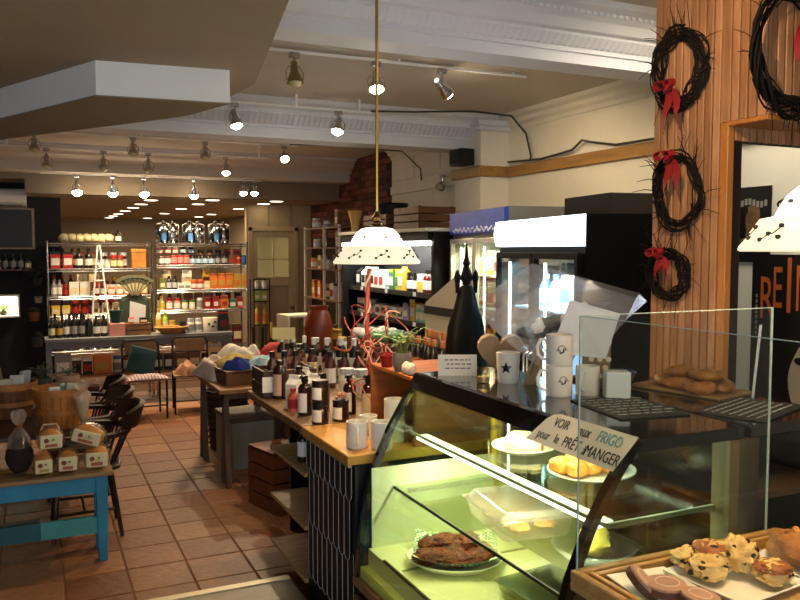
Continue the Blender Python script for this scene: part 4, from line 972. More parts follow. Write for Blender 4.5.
ob = thing('shelf_bottle', 'white-labelled brown bottle with grey cap on the top plank shelf', 'bottle', (1.31, 4.08, 0.70), FR)
MB().lathe([(0, 0), (0.03, 0), (0.03, 0.12), (0.022, 0.14), (0.012, 0.15)], 16).build('body', mat('#2a1a12', 0.2), ob, smooth=40)
MB().lathe([(0.0305, 0.03), (0.031, 0.03), (0.031, 0.11), (0.0305, 0.11)], 16, cap=False).build('label', M_white, ob)
MB().lathe([(0.015, 0.15), (0.016, 0.15), (0.015, 0.18), (0, 0.181)], 12).build('cap', mat('#b8b4ac', 0.4), ob, smooth=40)
ic = MB().b2(-0.05, 0.05, -0.04, 0.04, 0, 0.09).blob((0, 0, 0.11), (0.09, 0.09, 0.06), 2, 0.2).build('gift_pouch', [mat('#3a3028', 0.7)]); put(ic, (1.40, 4.12, 0.70), 0.3); tag(ic, 'dark little pouch behind the white-labelled bottle on the plank shelf', 'pouch')
mug((1.325, 3.32, 0.95), 1.2, 'white mug with handle at left front on the yellow worktop', 0.05, 0.12, True)
mug((1.415, 3.245, 0.95), -0.3, 'white mug touching the black case frame on the yellow worktop', 0.048, 0.125, False, handle=False)
mug((1.44, 3.46, 0.95), 2.0, 'white mug farther back on the yellow worktop', 0.043, 0.11, False)
mug((1.53, 3.36, 0.95), -0.3, 'tall white mug with black emblem standing by the crate cabinet', 0.05, 0.20, True, handle=False)

# wooden crate cabinet next to the case
M_crate = wood('#a5602c', '#7c431d', 0.5, (1, 8, 8), 3)
cc = thing('crate_cabinet', 'open orange-brown wooden crate cabinet standing on worktop beside the case', 'crate', (0, 0, 0.95))
MB().b2(1.56, 1.95, 3.20, 3.72, 0.30, 0.318).build('top_board', M_crate, cc, bevel=0.003)
MB().b2(1.56, 1.95, 3.70, 3.72, 0.0, 0.30).build('side_board', M_crate, cc)
MB().b2(1.56, 1.95, 3.20, 3.22, 0.0, 0.30).build('side_board', M_crate, cc)
MB().b2(1.93, 1.95, 3.22, 3.70, 0.0, 0.30).build('back_board', M_crate, cc)
MB().tube([(1.93, 3.55, 0.2), (1.87, 3.55, 0.205)], 0.012, 8).build('peg', M_pine, cc)
# plants on the crate cabinet
def plant(loc, label, pot='#6a6258', r=0.04, h=0.07, n=16, L_=0.12, leaf='#3f5a2a', seed=1):
    t = thing('potted_plant', label, 'plant', loc, 0)
    MB().lathe([(0, 0), (r * 0.7, 0), (r, h * 0.5), (r * 0.9, h), (r * 0.8, h), (r * 0.85, h * 0.6), (0, h * 0.6)], 18).build('pot', mat(pot, 0.7, var=0.15), t, smooth=50)
    rr = random.Random(seed)
    for k in range(n):
        a = rr.uniform(0, 2 * PI); q = rr.uniform(0.3, 1); L2 = L_ * rr.uniform(0.6, 1.1)
        p = [Vector((0, 0, h * 0.6)), Vector((math.cos(a) * q * L2 * 0.4, math.sin(a) * q * L2 * 0.4, h + L2 * 0.5)), Vector((math.cos(a) * q * L2, math.sin(a) * q * L2, h + L2 * rr.uniform(0.3, 0.95)))]
        b = MB().tube(p, 0.0018, 4)
        for u in (0.4, 0.6, 0.8, 1.0):
            c = p[1].lerp(p[2], u); ra = rr.uniform(0, 6.28); d = Vector((math.cos(ra), math.sin(ra), rr.uniform(-0.2, 0.6))).normalized() * 0.028; s = d.cross(Vector((0, 0, 1))).normalized() * 0.008
            b.add([c, c + d * 0.5 + s, c + d, c + d * 0.5 - s, c + d * 0.5 + Vector((0, 0, 0.003))], [(0, 1, 4), (1, 2, 4), (2, 3, 4), (3, 0, 4), (3, 2, 1, 0)])
        b.build('sprig', mat(leaf, 0.55, var=0.3), t, kind='stuff')
    return t
plant((1.60, 3.42, 1.268), 'leafy green plant in grey pot on the crate cabinet', '#6e665e', 0.05, 0.09, 18, 0.14, '#5a7038', 4)
for i, y in enumerate((3.34, 3.29)):
    e = MB().lathe([(0, 0), (0.018, 0.004), (0.025, 0.02), (0.022, 0.04), (0.012, 0.055), (0, 0.06)], 14).build('ceramic_egg', mat('#d9c8b8', 0.4), smooth=True); put(e, (1.585, y, 1.268)); tag(e, 'pale pink ceramic egg on the crate cabinet, %s' % ['nearer the grey pot', 'farther from the grey pot'][i], 'ornament', 'ceramic eggs')
for i, (x, y) in enumerate(((1.59, 3.58), (1.62, 3.66))):
    j = thing('red_votive', 'red glass votive on the crate cabinet, %s' % ['next to the grey pot', 'at the far edge'][i], 'candle', (x, y, 1.268))
    MB().lathe([(0, 0), (0.028, 0), (0.034, 0.06), (0.031, 0.06), (0.026, 0.006), (0, 0.006)], 16).build('glass_cup', mat('#7c1710', 0.2), j, smooth=40)
    MB().lathe([(0, 0.006), (0.024, 0.006), (0.027, 0.04), (0, 0.042)], 14).build('wax', mat('#c03a28', 0.5), j)

# ------------------------------------------------------------------ fridges
def fridge(loc, W, D, H, sign, label, sign_z, interior, kind):
    t = thing('display_fridge', label, 'fridge', loc, math.radians(90 - 10.8))
    MB().b2(0, W, -D, -D + 0.03, 0, H).b2(0, 0.03, -D, 0, 0, H).b2(W - 0.03, W, -D, 0, 0, H).b2(0.03, W - 0.03, -D, 0, H - 0.03, H).b2(0.03, W - 0.03, -D, 0, 0, 0.22).b2(0.03, W - 0.03, -0.06, 0.0, sign_z - 0.035, H - 0.03).build('cabinet', kind['body'], t)
    MB().b2(0.03, W - 0.03, -D + 0.03, -D + 0.035, 0.22, sign_z - 0.035).build('liner', interior, t)
    sg = MB(); bu = kind['bulge']; pts = [(0.0, sign_z), (0.03, sign_z + 0.006), (0.03 + bu, (sign_z + H) / 2), (0.03, H - 0.006), (0.0, H)]
    sg.prism(pts, 0.0, W, 'x').build('sign_box', sign, t, smooth=40)
    zt = sign_z - 0.035
    for a, b_ in ((0.02, W / 2 - 0.005), (W / 2 + 0.005, W - 0.02)):
        d = MB().b2(a, a + 0.03, 0.0, 0.035, 0.22, zt).b2(b_ - 0.03, b_, 0.0, 0.035, 0.22, zt).b2(a + 0.03, b_ - 0.03, 0, 0.035, zt - 0.035, zt).b2(a + 0.03, b_ - 0.03, 0, 0.035, 0.22, 0.27).build('door', kind['frame'], t, bevel=0.003)
        MB().b2(a + 0.03, b_ - 0.03, 0.014, 0.02, 0.27, zt - 0.035).build('door_glass', M_glass, d)
        hx = b_ - 0.02 if a < W / 4 else a + 0.02
        MB().tube([(hx, 0.035, 0.85), (hx, 0.065, 0.87), (hx, 0.065, 1.25), (hx, 0.035, 1.27)], 0.009, 6).build('handle', M_chrome, d, smooth=True)
    for x in (0.05, W / 2, W - 0.05):
        MB().tube([(x, -0.05, 0.3), (x, -0.05, zt - 0.06)], 0.009, 6).build('light_strip', kind['strip'], t)
    for z in kind['shelves']: MB().b2(0.04, W - 0.04, -D + 0.05, -0.09, z - 0.012, z).build('wire_shelf', mat('#a8acb0', 0.4, metal=0.5), t)
    ca_ = Matrix.Translation(loc) @ Matrix.Rotation(math.radians(90 - 10.8), 4, 'Z')
    for x in (W * 0.25, W * 0.75): light('fridge_light', 'AREA', ca_ @ Vector((x, -0.07, zt - 0.07)), kind['energy'], kind['col'], W * 0.4, target=ca_ @ Vector((x, -D, 0.9)), sizey=0.05)
    return ca_
k1 = dict(bulge=0.012, body=M_matt, frame=M_matt, strip=mat('#cfe6ff', emit=6.0), shelves=(0.6, 0.92, 1.24, 1.5), energy=22, col=(0.6, 0.8, 1.0))
ca1 = fridge((2.5, 3.19, 0), 1.165, 0.66, 2.03, mat('#e6f2ff', 0.4, emit=2.6, name='lit_sign'), 'tall black two-door fridge with glowing white header sign', 1.87, mat('#a9cdf0', 0.6, var=0.5, vscale=5, hex2='#eef4fa'), k1)
k2 = dict(bulge=0.001, body=mat('#6e6c66', 0.5), frame=mat('#b9b7b0', 0.4, metal=0.3), strip=mat('#fff0d8', emit=2.0), shelves=(0.55, 0.85, 1.15, 1.42, 1.66), energy=8, col=(1.0, 0.9, 0.7))
M_bsign = mat('#1c3f9e', 0.5, var=0.6, vscale=3.5, hex2='#0b1a5c', emit=0.12, stretch=(1, 1, 3))
ca2 = fridge((2.85, 4.44, 0), 1.18, 0.58, 2.14, M_bsign, 'grey two-door drinks fridge with blue sky-patterned header', 1.97, mat('#59523f', 0.7), k2)
wv = MB()
for k in range(34):
    x = 0.12 + k * 0.029
    wv.blob((x, 0.03 + 0.002, 2.0 + 0.012 * math.sin(k * 1.9)), (0.03, 0.012, 0.022), k, 0.3, n=6, k=4)
fo = wv.build('white_lettering', mat('#c9d6ee', 0.5), None, kind='stuff')
fo.parent = bpy.data.objects['display_fridge.001']
for i, x in enumerate((0.12, 0.29, 0.45, 0.68, 0.82, 0.98)):
    for j, z in enumerate((1.15, 1.42, 1.66)):
        kd, cc_ = [('bottle', ('amber', 'orange', 'white')), ('jar', ('cream', 'red', 'white')), ('can', ('orange', 'white', 'silver')), ('bottle', ('olive', 'yellow', 'gold'))][(i + j) % 4]
        p = ca2 @ Vector((x, -0.2, z)); put_item(kd, 0.08, 0.18, cc_, p, '%s in blue-topped fridge, %s shelf, %s from right' % (describe(kd, cc_), ['lower', 'middle', 'top'][j], ORD[i + 1]), 'drinks in the blue-topped fridge', -1.2)
for i, x in enumerate((0.14, 0.3, 0.45, 0.7, 0.85, 1.0)):
    for j, z in enumerate((1.24, 1.5)):
        kd, cc_ = [('bottle', ('lblue', 'white', 'blue')), ('bottle', ('teal', 'lblue', 'white')), ('carton', ('white', 'blue', 'white'))][(i + 2 * j) % 3]
        p = ca1 @ Vector((x, -0.25, z)); put_item(kd, 0.08, 0.2, cc_, p, '%s in white-signed fridge, %s shelf, %s from right' % (describe(kd, cc_), ['lower', 'upper'][j], ORD[i + 1]), 'drinks in the white-signed fridge', -1.2)
bx = MB().b2(-0.25, 0.25, -0.2, 0.2, 0, 0.11).build('brown_carton', mat('#1c100a', 0.8, var=0.2), bevel=0.004); put(bx, ca1 @ Vector((0.3, -0.35, 2.032)), 1.4); tag(bx, 'dark brown carton on top of the white-signed fridge', 'carton')
# ------------------------------------------------------------------ open cooler on the right wall
co = thing('open_cooler', 'black open-front refrigerated cooler with white tube light and stocked shelves', 'cooler', (0, 0, 0))
M_cb = mat('#060607', 0.5, spec=0.25)
MB().b2(3.40, 3.45, 5.67, 7.75, 0, 2.0).build('back_panel', mat('#23252a', 0.5), co)
for y in (5.67, 7.71): MB().b2(2.93, 3.40, y, y + 0.04, 0, 2.0).build('side_panel', M_cb, co)
MB().b2(2.88, 3.45, 5.67, 7.75, 2.0, 2.03).build('canopy', mat('#c9c6bc', 0.4), co, bevel=0.004)
MB().b2(2.90, 3.40, 5.71, 7.71, 1.93, 2.0).build('canopy_box', M_cb, co)
MB().b2(2.88, 3.40, 5.71, 7.71, 0.0, 0.5).build('base', M_cb, co)
CSH = (1.48, 1.22, 0.94, 0.68)
for z in CSH:
    s_ = MB().b2(2.99, 3.40, 5.71, 7.71, z - 0.02, z).build('shelf', M_cb, co)
    MB().b2(2.98, 2.99, 5.71, 7.71, z - 0.035, z + 0.01).build('price_rail', mat('#1a1a1c', 0.4), s_)
    for y in (6.1, 6.7, 7.3): MB().b2(2.976, 2.981, y, y + 0.05, z - 0.03, z + 0.005).build('price_tag', M_white, s_)
MB().tube([(2.93, 5.72, 1.905), (2.93, 7.72, 1.905)], 0.018, 8).build('light_tube', mat('#fdfaf0', emit=9.0), co, smooth=True)
light('cooler_tube_light', 'AREA', (2.95, 6.7, 1.88), 10, (1.0, 0.95, 0.85), 0.05, rot=(0, -0.7, 0), sizey=1.95)
CG = 'goods in the open cooler'
row((3.09, 7.62, 1.48), (3.09, 5.78, 1.48), mk('carton .1 .2 black white black;carton .1 .2 white black white x3;box .1 .18 white red white x2;box .1 .18 lblue white lblue;box .1 .19 green white lime;box .1 .19 lime green yellow;carton .1 .22 yellow white yellow;jar .09 .17 black white black x2;jar .09 .16 cream yellow white;bottle .08 .2 dkred white black x4'), 'on the cooler top shelf', CG, -PI / 2)
row((3.09, 7.62, 1.22), (3.09, 5.78, 1.22), mk('box .11 .14 white black white x3;box .1 .13 gray white gray;box .11 .12 white dkred black x3;box .12 .1 white green white x2;box .1 .15 lilac white lilac;box .1 .19 yellow white yellow;jar .09 .15 mint white white x2;jar .09 .15 orange white white;bottle .08 .2 mint white teal x2'), 'on the cooler second shelf', CG, -PI / 2)
row((3.09, 7.62, 0.94), (3.09, 5.78, 0.94), mk('box .12 .15 white blue white x4;jar .1 .15 cream red red x4;box .12 .16 green white green x5'), 'on the cooler third shelf', CG, -PI / 2)
# goods on top of the cooler
M_wcr = wood('#6a4526', '#45290f', 0.6, (1, 8, 8), 3)
def crate(loc, sx, sy, sz, label, m=M_wcr, n=3, rz=0, open_top=True):
    """slatted wooden crate"""
    t = thing('wooden_crate', label, 'crate', loc, rz)
    g = sz / n; k_ = 0
    for i in range(n):
        z0, z1 = i * g + 0.004, (i + 1) * g - 0.008
        MB().b2(-sx / 2, sx / 2, -sy / 2, -sy / 2 + 0.014, z0, z1).build('slat', m, t)
        MB().b2(-sx / 2, sx / 2, sy / 2 - 0.014, sy / 2, z0, z1).build('slat', m, t)
        MB().b2(-sx / 2, -sx / 2 + 0.014, -sy / 2 + 0.014, sy / 2 - 0.014, z0, z1).build('slat', m, t)
        MB().b2(sx / 2 - 0.014, sx / 2, -sy / 2 + 0.014, sy / 2 - 0.014, z0, z1).build('slat', m, t)
    MB().b2(-sx / 2 + 0.014, sx / 2 - 0.014, -sy / 2 + 0.014, sy / 2 - 0.014, 0, 0.015).build('bottom_board', m, t)
    for a in (-1, 1):
        for b_ in (-1, 1): MB().b2(a * (sx / 2 - 0.032), a * (sx / 2 - 0.014), b_ * (sy / 2 - 0.032), b_ * (sy / 2 - 0.014), 0.015, sz).build('corner_post', m, t)
    if not open_top: MB().b2(-sx / 2, sx / 2, -sy / 2, sy / 2, sz, sz + 0.012).build('lid', m, t)
    return t
crate((3.16, 6.3, 2.03), 0.36, 0.5, 0.2, 'dark wooden crate on the cooler behind the pendant cap')
crate((3.16, 7.0, 2.03), 0.36, 0.55, 0.16, 'low wooden crate at the middle of the cooler top')
bk_ = thing('dark_basket', 'round black basket standing on the low crate atop the cooler', 'basket', (3.16, 7.0, 2.046))
MB().lathe([(0, 0), (0.12, 0), (0.16, 0.24), (0.15, 0.24), (0.11, 0.01), (0, 0.01)], 18).build('basket_body', M_dark, bk_, smooth=40)
MB().lathe([(0.155, 0.235), (0.168, 0.24), (0.16, 0.252), (0.15, 0.245)], 18, cap=False).build('rim', M_black, bk_)
hb = MB().lathe([(0, 0), (0.035, 0), (0.045, 0.1), (0.075, 0.22), (0.068, 0.22), (0.038, 0.1), (0, 0.01)], 16).build('paper_cone_vase', mat('#c09a60', 0.7), smooth=True); put(hb, (3.0, 7.55, 2.03)); tag(hb, 'flared tan vase standing at the far end of the cooler top', 'vase')
# small ceiling lamp on the wall above the cooler
sx_ = spotlamp((3.715, 7.0, 2.60), 'small white spotlight fixed to the picture rail above the cooler', False, (3.0, 6.6, 1.8), drop=0.09)

# metal and timber shelf tower beside the brick wall
su = thing('shelf_tower', 'open shelf tower with pale posts and thin wooden shelves by brick wall', 'shelf', (0, 0, 0))
for x in (2.93, 3.33):
    for y in (7.85, 8.33, 9.0): MB().b2(x, x + 0.025, y, y + 0.025, 0, 2.12).build('post', mat('#c9c0b0', 0.5), su)
for z in (0.55, 0.95, 1.3, 1.64, 1.88, 2.1): MB().b2(2.93, 3.36, 7.84, 9.03, z - 0.015, z).build('shelf_board', wood('#8a5c34', '#5e3a1c'), su)
row((3.03, 8.95, 1.64), (3.03, 7.95, 1.64), mk('jar .1 .12 orange white gold;box .1 .15 cream brown cream;jar .09 .1 white cream white;bag .1 .16 brown cream brown;jar .09 .13 copper white gold'), 'on fourth board of the shelf tower', 'goods on the shelf tower', -PI / 2)
row((3.03, 8.9, 1.88), (3.03, 8.0, 1.88), mk('jar .09 .1 cream white white;box .12 .1 brown cream brown;jar .1 .11 gold white white'), 'on fifth board of the shelf tower', 'goods on the shelf tower', -PI / 2)
row((3.03, 8.9, 2.1), (3.03, 8.1, 2.1), mk('jar .1 .12 pink white silver;jar .08 .08 white gray silver;bag .1 .2 brown cream copper'), 'on top of the shelf tower', 'goods on the shelf tower', -PI / 2)
row((3.03, 8.95, 1.3), (3.03, 7.95, 1.3), mk('bag .12 .2 copper cream brown;box .1 .2 orange white orange;jar .1 .16 brown cream gold;box .12 .18 white red white;bag .11 .2 orange brown orange'), 'on third board of the shelf tower', 'goods on the shelf tower', -PI / 2)

# cream folding screen and black draped finial in front of the blue fridge
cs = thing('cream_banner', 'cream cardboard display with slanted top and dark bands before the fridge', 'display stand', (0, 0, 0))
MB().prism([(4.86, 0.0), (5.36, 0.0), (5.36, 1.45), (4.86, 1.68)], 2.70, 2.725, 'x').build('board', mat('#d9cdb2', 0.7), cs)
for z0 in (1.37, 1.08): MB().b2(2.69, 2.70, 4.86, 5.36, z0, z0 + 0.06).build('dark_band', M_dark, cs)
bs = thing('draped_finial_stand', 'black cloth draped on a stand with spired finial behind the case', 'stand', (2.10, 3.68, 0))
MB().tube([(0, 0, 0), (0, 0, 1.6)], 0.02, 8).build('pole', M_black, bs)
MB().lathe([(0.1, 0), (0.1, 0.03), (0.03, 0.05), (0.02, 0.06)], 18).build('foot', M_black, bs)
MB().lathe([(0.0, 1.905), (0.006, 1.86), (0.012, 1.80), (0.022, 1.78), (0.012, 1.765), (0.022, 1.74), (0.033, 1.71), (0.03, 1.69), (0.015, 1.66), (0.03, 1.63)][::-1], 12).build('finial', M_matt, bs, smooth=True)
for s_ in (-1, 1): MB().lathe([(0.01, 1.62), (0.014, 1.68), (0.02, 1.70), (0.012, 1.73), (0, 1.75)], 10, c=(s_ * 0.055, 0, 0)).build('side_spire', M_matt, bs, smooth=True)
cl_ = MB(); vs_ = []; N = 28
for i, (z, rx, ry) in enumerate(((1.66, 0.03, 0.03), (1.62, 0.05, 0.04), (1.54, 0.07, 0.05), (1.44, 0.105, 0.065), (1.3, 0.118, 0.08), (1.15, 0.115, 0.085), (0.98, 0.12, 0.09))):
    for k in range(N):
        a = 2 * PI * k / N; q = 1 + 0.1 * math.sin(a * 5 + i * 0.4) * (i / 6)
        vs_.append((rx * q * math.cos(a), ry * q * math.sin(a), z))
cl_.add(vs_, [(i * N + k, i * N + N + k, i * N + N + (k + 1) % N, i * N + (k + 1) % N) for i in range(6) for k in range(N)] + [tuple(range(N))])
cl_.build('black_cloth', M_matt, bs, smooth=60)

# ------------------------------------------------------------------ island behind the counters
isl = thing('island_table', 'dark wooden island table crowded with bottles behind the counters', 'table', (0, 0, 0))
M_dwood = wood('#4a2f1a', '#2e1b0e', 0.5, (1, 8, 1), 3)
MB().b2(1.62, 2.62, 5.02, 5.93, 0.9, 0.95).build('table_top', M_dwood, isl, bevel=0.004)
for x in (1.66, 2.54):
    for y in (5.06, 5.85): MB().b2(x, x + 0.05, y, y + 0.05, 0, 0.9).build('leg', M_dwood, isl)
IG = 'bottles on the island table'
row((1.68, 5.85, 0.95), (2.19, 5.45, 0.95), mk('wine .08 .25 black cream white x3;bottle .085 .24 amber white white x4'), 'in back row of the island', IG, FR)
row((1.66, 5.65, 0.95), (2.2, 5.2, 0.95), mk('bottle .08 .21 amber pink black x2;wine .08 .26 black white white x5'), 'in middle row of the island', IG, FR)
row((1.66, 5.42, 0.95), (2.1, 5.08, 0.95), mk('bottle .08 .2 amber cream black x3;jar .09 .13 amber cream black x2'), 'in front row of the island', IG, FR)
yc = thing('yellow_card', 'pale yellow price card standing above the island bottles', 'card', (1.70, 5.75, 0.95), -0.4)
MB().prism([(-0.004, 0), (0.004, 0), (0.03, 0.25), (0.022, 0.25)], -0.004, 0.004, 'x').build('stick', M_pine, yc)
MB().box((0, 0.018, 0.27), (0.17, 0.004, 0.09), M=Matrix.Identity(4)).build('card', mat('#e3d493', 0.8), yc)
M_wbin = wood('#4c2d16', '#2e1a0c', 0.55, (1, 8, 8), 3)
crate((1.42, 4.80, 0.95), 0.34, 0.28, 0.17, 'dark wooden bin with white card at far end of the brown worktop', M_wbin, 2)
wc = MB().b2(-0.075, 0.075, -0.002, 0.002, 0, 0.095).build('white_card', mat('#e9e6dc', 0.8)); put(wc, (1.315, 4.650, 0.985), 0.0); tag(wc, 'blank white card fixed on the front of the dark bin', 'card')
row((1.31, 4.80, 0.966), (1.53, 4.80, 0.966), mk('bottle .07 .25 amber cream black x3'), 'in the dark wooden bin', 'bottles in the dark bin', FR)
row((1.72, 4.88, 0.95), (2.24, 4.62, 0.95), mk('bottle .075 .24 amber white black x4;jar .1 .14 amber cream black x2'), 'on rear of the brown worktop', 'rear counter bottles', FR)
row((1.72, 4.58, 0.95), (2.02, 4.2, 0.95), mk('jar .1 .17 clear white silver x4;jar .09 .14 cream white silver'), 'among brown-worktop glass jars', 'glass jars on the brown worktop', FR)
crate((2.15, 4.15, 0.95), 0.2, 0.5, 0.1, 'low dark crate under the copper-capped bottles', M_wbin, 2, 0, False)
row((2.10, 4.36, 1.062), (2.10, 3.93, 1.062), mk('bottle .065 .27 black copper copper x6'), 'in front copper-capped row', 'copper-capped bottles', FR)
row((2.20, 4.36, 1.062), (2.20, 3.93, 1.062), mk('bottle .065 .30 black copper copper x4;bottle .065 .33 copper black gray x2'), 'in back copper-capped row', 'copper-capped bottles', FR)
# red and white twisted branch with curling wires
cdn = thing('twisted_cane', 'red and white twisted branch with curling ribbons under the pendant lamp', 'decoration', (1.665, 4.0, 0.95))
pth = [Vector((0.012 * math.sin(z * 9), 0.01 * math.cos(z * 7), z)) for z in [k * 0.042 for k in range(20)]]
MB().tube(pth, 0.016, 8, r2=0.013).build('branch', mat('#9c3a24', 0.5, var=0.4, vscale=9), cdn, smooth=True)
MB().tube([p + Vector((0.016 * math.cos(i * 1.3), 0.016 * math.sin(i * 1.3), 0)) for i, p in enumerate(pth)], 0.006, 5).build('white_twist', mat('#e0b8a4', 0.5), cdn)
for k in range(20):
    a = k * 0.7; L_ = R.uniform(0.12, 0.26); z0 = R.uniform(0.08, 0.5)
    MB().tube([(math.cos(a) * L_ * u + 0.025 * math.sin(u * 9 + k), math.sin(a) * L_ * u + 0.025 * math.cos(u * 9 + k) - 0.025, z0 + 0.1 * math.sin(u * 4 + k)) for u in [j / 12 for j in range(13)]], 0.0038, 5).build('curling_ribbon', mat(R.choice(['#b4523c', '#d9a088', '#8c3020', '#c9765c']), 0.5), cdn)
cb2 = MB().lathe([(0, 0), (0.06, 0), (0.075, 0.12), (0.07, 0.12), (0.055, 0.01), (0, 0.01)], 16).build('copper_pot', mat('#9a4c22', 0.35, metal=0.6), smooth=40); put(cb2, (1.80, 3.95, 0.95)); tag(cb2, 'copper pot with flowers beside the twisted branch', 'pot')
# packages behind
crate((2.42, 5.55, 0.951), 0.34, 0.6, 0.2, 'wooden crate heaped with white and green packages', M_wcr, 2, 0, False)
k = 0
for i in range(3):
    for j in range(4):
        c = ['white', 'white', 'green', 'green'][3 - j] if i != 1 else ['white', 'cream', 'white', 'green'][j]
        c = ('green' if j < 2 else 'white')
        o = MB().blob((0, 0, 0.035), (0.105, 0.14, 0.085), i * 4 + j, 0.12, 2, n=12, k=8, flat=0.3).build('food_package', mat(HX[c], 0.4, var=0.2, vscale=12), smooth=60)
        put(o, (2.31 + i * 0.11, 5.33 + j * 0.145, 1.166 + (0.0)), R.uniform(-0.5, 0.5)); tag(o, '%s soft package on the heaped crate, column %s, %s from front' % (c, ['left', 'middle', 'right'][i], ORD[j + 1]), 'package', 'packages on the heaped crate')
cu = thing('cube_shelf', 'open white-edged wooden cube stacked behind the island', 'cube shelf', (2.42, 7.7, 0.86), 0.1)
for a in ((-0.16, -0.14, 0, 0.34), (0.14, 0.16, 0, 0.34)): MB().b2(a[0], a[1], -0.15, 0.15, a[2], a[3]).build('side', mat('#c8bfa6', 0.6), cu)
for z in (0.0, 0.32): MB().b2(-0.14, 0.14, -0.15, 0.15, z, z + 0.02).build('board', mat('#c8bfa6', 0.6), cu)
ct2 = thing('rear_table', 'dark table carrying the cube and rust vase behind the island', 'table', (2.5, 7.5, 0))
MB().b2(-0.35, 0.32, -0.55, 0.5, 0.82, 0.86).build('table_top', M_dwood, ct2)
for a in (-0.3, 0.26):
    for b_ in (-0.5, 0.44): MB().b2(a, a + 0.05, b_, b_ + 0.05, 0, 0.82).build('leg', M_dwood, ct2)
vz = MB().lathe([(0, 0), (0.11, 0), (0.13, 0.1), (0.14, 0.25), (0.11, 0.38), (0.085, 0.42), (0.1, 0.46), (0.09, 0.46), (0.075, 0.42), (0.1, 0.36), (0, 0.03)], 20).build('rust_vase', mat('#7c3214', 0.4, var=0.3, vscale=5), smooth=True); put(vz, (2.46, 7.15, 0.86)); tag(vz, 'tall rust-brown ceramic vase behind the island bottles', 'vase')
row((2.66, 7.6, 0.86), (2.66, 7.0, 0.86), mk('bag .1 .24 orange brown copper;box .1 .2 white cream white;bag .1 .22 gold brown brown;jar .1 .16 white cream gold'), 'beside the rust vase', 'goods beside the rust vase', FR)
ws = thing('wire_stand', 'black wire stand with hanging bags beside the right wire rack', 'rack', (2.62, 9.9, 0))
for x in (-0.1, 0.1):
    for y in (-0.1, 0.1): MB().tube([(x, y, 0), (x, y, 1.48)], 0.008, 6).build('post', M_black, ws)
for z in (0.9, 1.2, 1.35, 1.48): MB().tube([(-0.1, -0.1, z), (0.1, -0.1, z), (0.1, 0.1, z), (-0.1, 0.1, z)], 0.007, 5, closed=True).build('hoop', M_black, ws)
for z in (0.9, 1.2, 1.35): MB().b2(-0.1, 0.1, -0.1, 0.1, z - 0.004, z + 0.004).build('tray', M_black, ws)
row((2.54, 9.88, 1.355), (2.70, 9.88, 1.355), mk('can .06 .1 silver white silver x2'), 'on top tray of the wire stand', 'goods on the wire stand')
row((2.54, 9.88, 1.205), (2.70, 9.88, 1.205), mk('bag .08 .13 lime cream white;bag .08 .12 yellow white lime'), 'on middle tray of the wire stand', 'goods on the wire stand')
row((2.54, 9.86, 0.905), (2.70, 9.86, 0.905), mk('bottle .06 .25 gold orange gold x2'), 'on low tray of the wire stand', 'goods on the wire stand')
row((2.40, 9.55, 0.0), (2.95, 9.55, 0.0), mk('wine .09 .9 black white black x2;wine .1 .95 black orange gold x2;wine .09 .9 black gray black'), 'on floor before the wire stand', 'tall display bottles')

# ------------------------------------------------------------------ trestle table with textiles
tt = thing('trestle_table', 'wooden trestle table with splayed legs carrying folded textiles', 'table', (0, 0, 0))
M_saw = wood('#6a4a2c', '#46301b', 0.6, (8, 8, 1), 3)
MB().b2(1.27, 2.05, 6.02, 7.15, 0.74, 0.775).build('table_top', wood('#9a6c38', '#744d24', 0.5, (1, 8, 1), 3), tt, bevel=0.004)
for y in (6.14, 7.02):
    for s_ in (-1, 1):
        for x in (1.42, 1.9):
            MB().prism([(y - 0.02, 0.74), (y + 0.02, 0.74), (y + 0.02 + s_ * 0.09, 0.0), (y - 0.02 + s_ * 0.09, 0.0)], x - 0.1, x - 0.06, 'x').build('leg', M_saw, tt)
    MB().b2(1.32, 1.84, y - 0.03, y + 0.03, 0.685, 0.74).build('trestle_beam', M_saw, tt)
def cloth(loc, sx, sy, h, col, label, rz=0, seed=1, amp=0.35, cat='textile', name='folded_textile'):
    b = MB(); N = 16; vs_ = []; fs = []
    for i in range(N + 1):
        for j in range(N + 1):
            u, v = -1 + 2 * i / N, -1 + 2 * j / N
            e = (1 - abs(u) ** 4) * (1 - abs(v) ** 4)
            z = h * e * (0.75 + amp * noise.noise(Vector((u * 2 + seed, v * 2 - seed, seed)))) + 0.004
            w2 = 1 + 0.12 * noise.noise(Vector((u * 2, v * 2, seed * 3.3)))
            vs_.append((u * sx / 2 * w2, v * sy / 2 * w2, max(z, 0.004)))
    for i in range(N):
        for j in range(N): a = i * (N + 1) + j; fs.append((a, a + N + 1, a + N + 2, a + 1))
    b.add(vs_, fs); b.add([(x, y, 0.0) for x, y, z in vs_], [tuple(reversed(f)) for f in fs])
    rim = [i * (N + 1) for i in range(N + 1)] + [N * (N + 1) + j for j in range(1, N + 1)] + [i * (N + 1) + N for i in range(N - 1, -1, -1)] + [j for j in range(N - 1, 0, -1)]
    K = (N + 1) ** 2
    b.add(vs_ + [(x, y, 0.0) for x, y, z in vs_], [(rim[k], rim[(k + 1) % len(rim)], K + rim[(k + 1) % len(rim)], K + rim[k]) for k in range(len(rim))])
    o = b.build(name, mat(col, 0.9, var=0.15, vscale=14, bump=0.3, bscale=120), smooth=60); put(o, loc, rz); return tag(o, label, cat)
crate((1.55, 6.42, 0.776), 0.42, 0.42, 0.1, 'shallow wooden tray under the folded textiles', wood('#7a4c26', '#553217'), 1, 0.1, False)
cloth((1.37, 6.72, 0.776), 0.22, 0.55, 0.2, '#e6d2c2', 'pale cream textile draped over the left edge of the trestle table', 0.15, 2)
cloth((1.62, 6.87, 0.776), 0.46, 0.36, 0.3, '#efe6d2', 'folded cream textile heaped at the back of the trestle table', 0.3, 7)
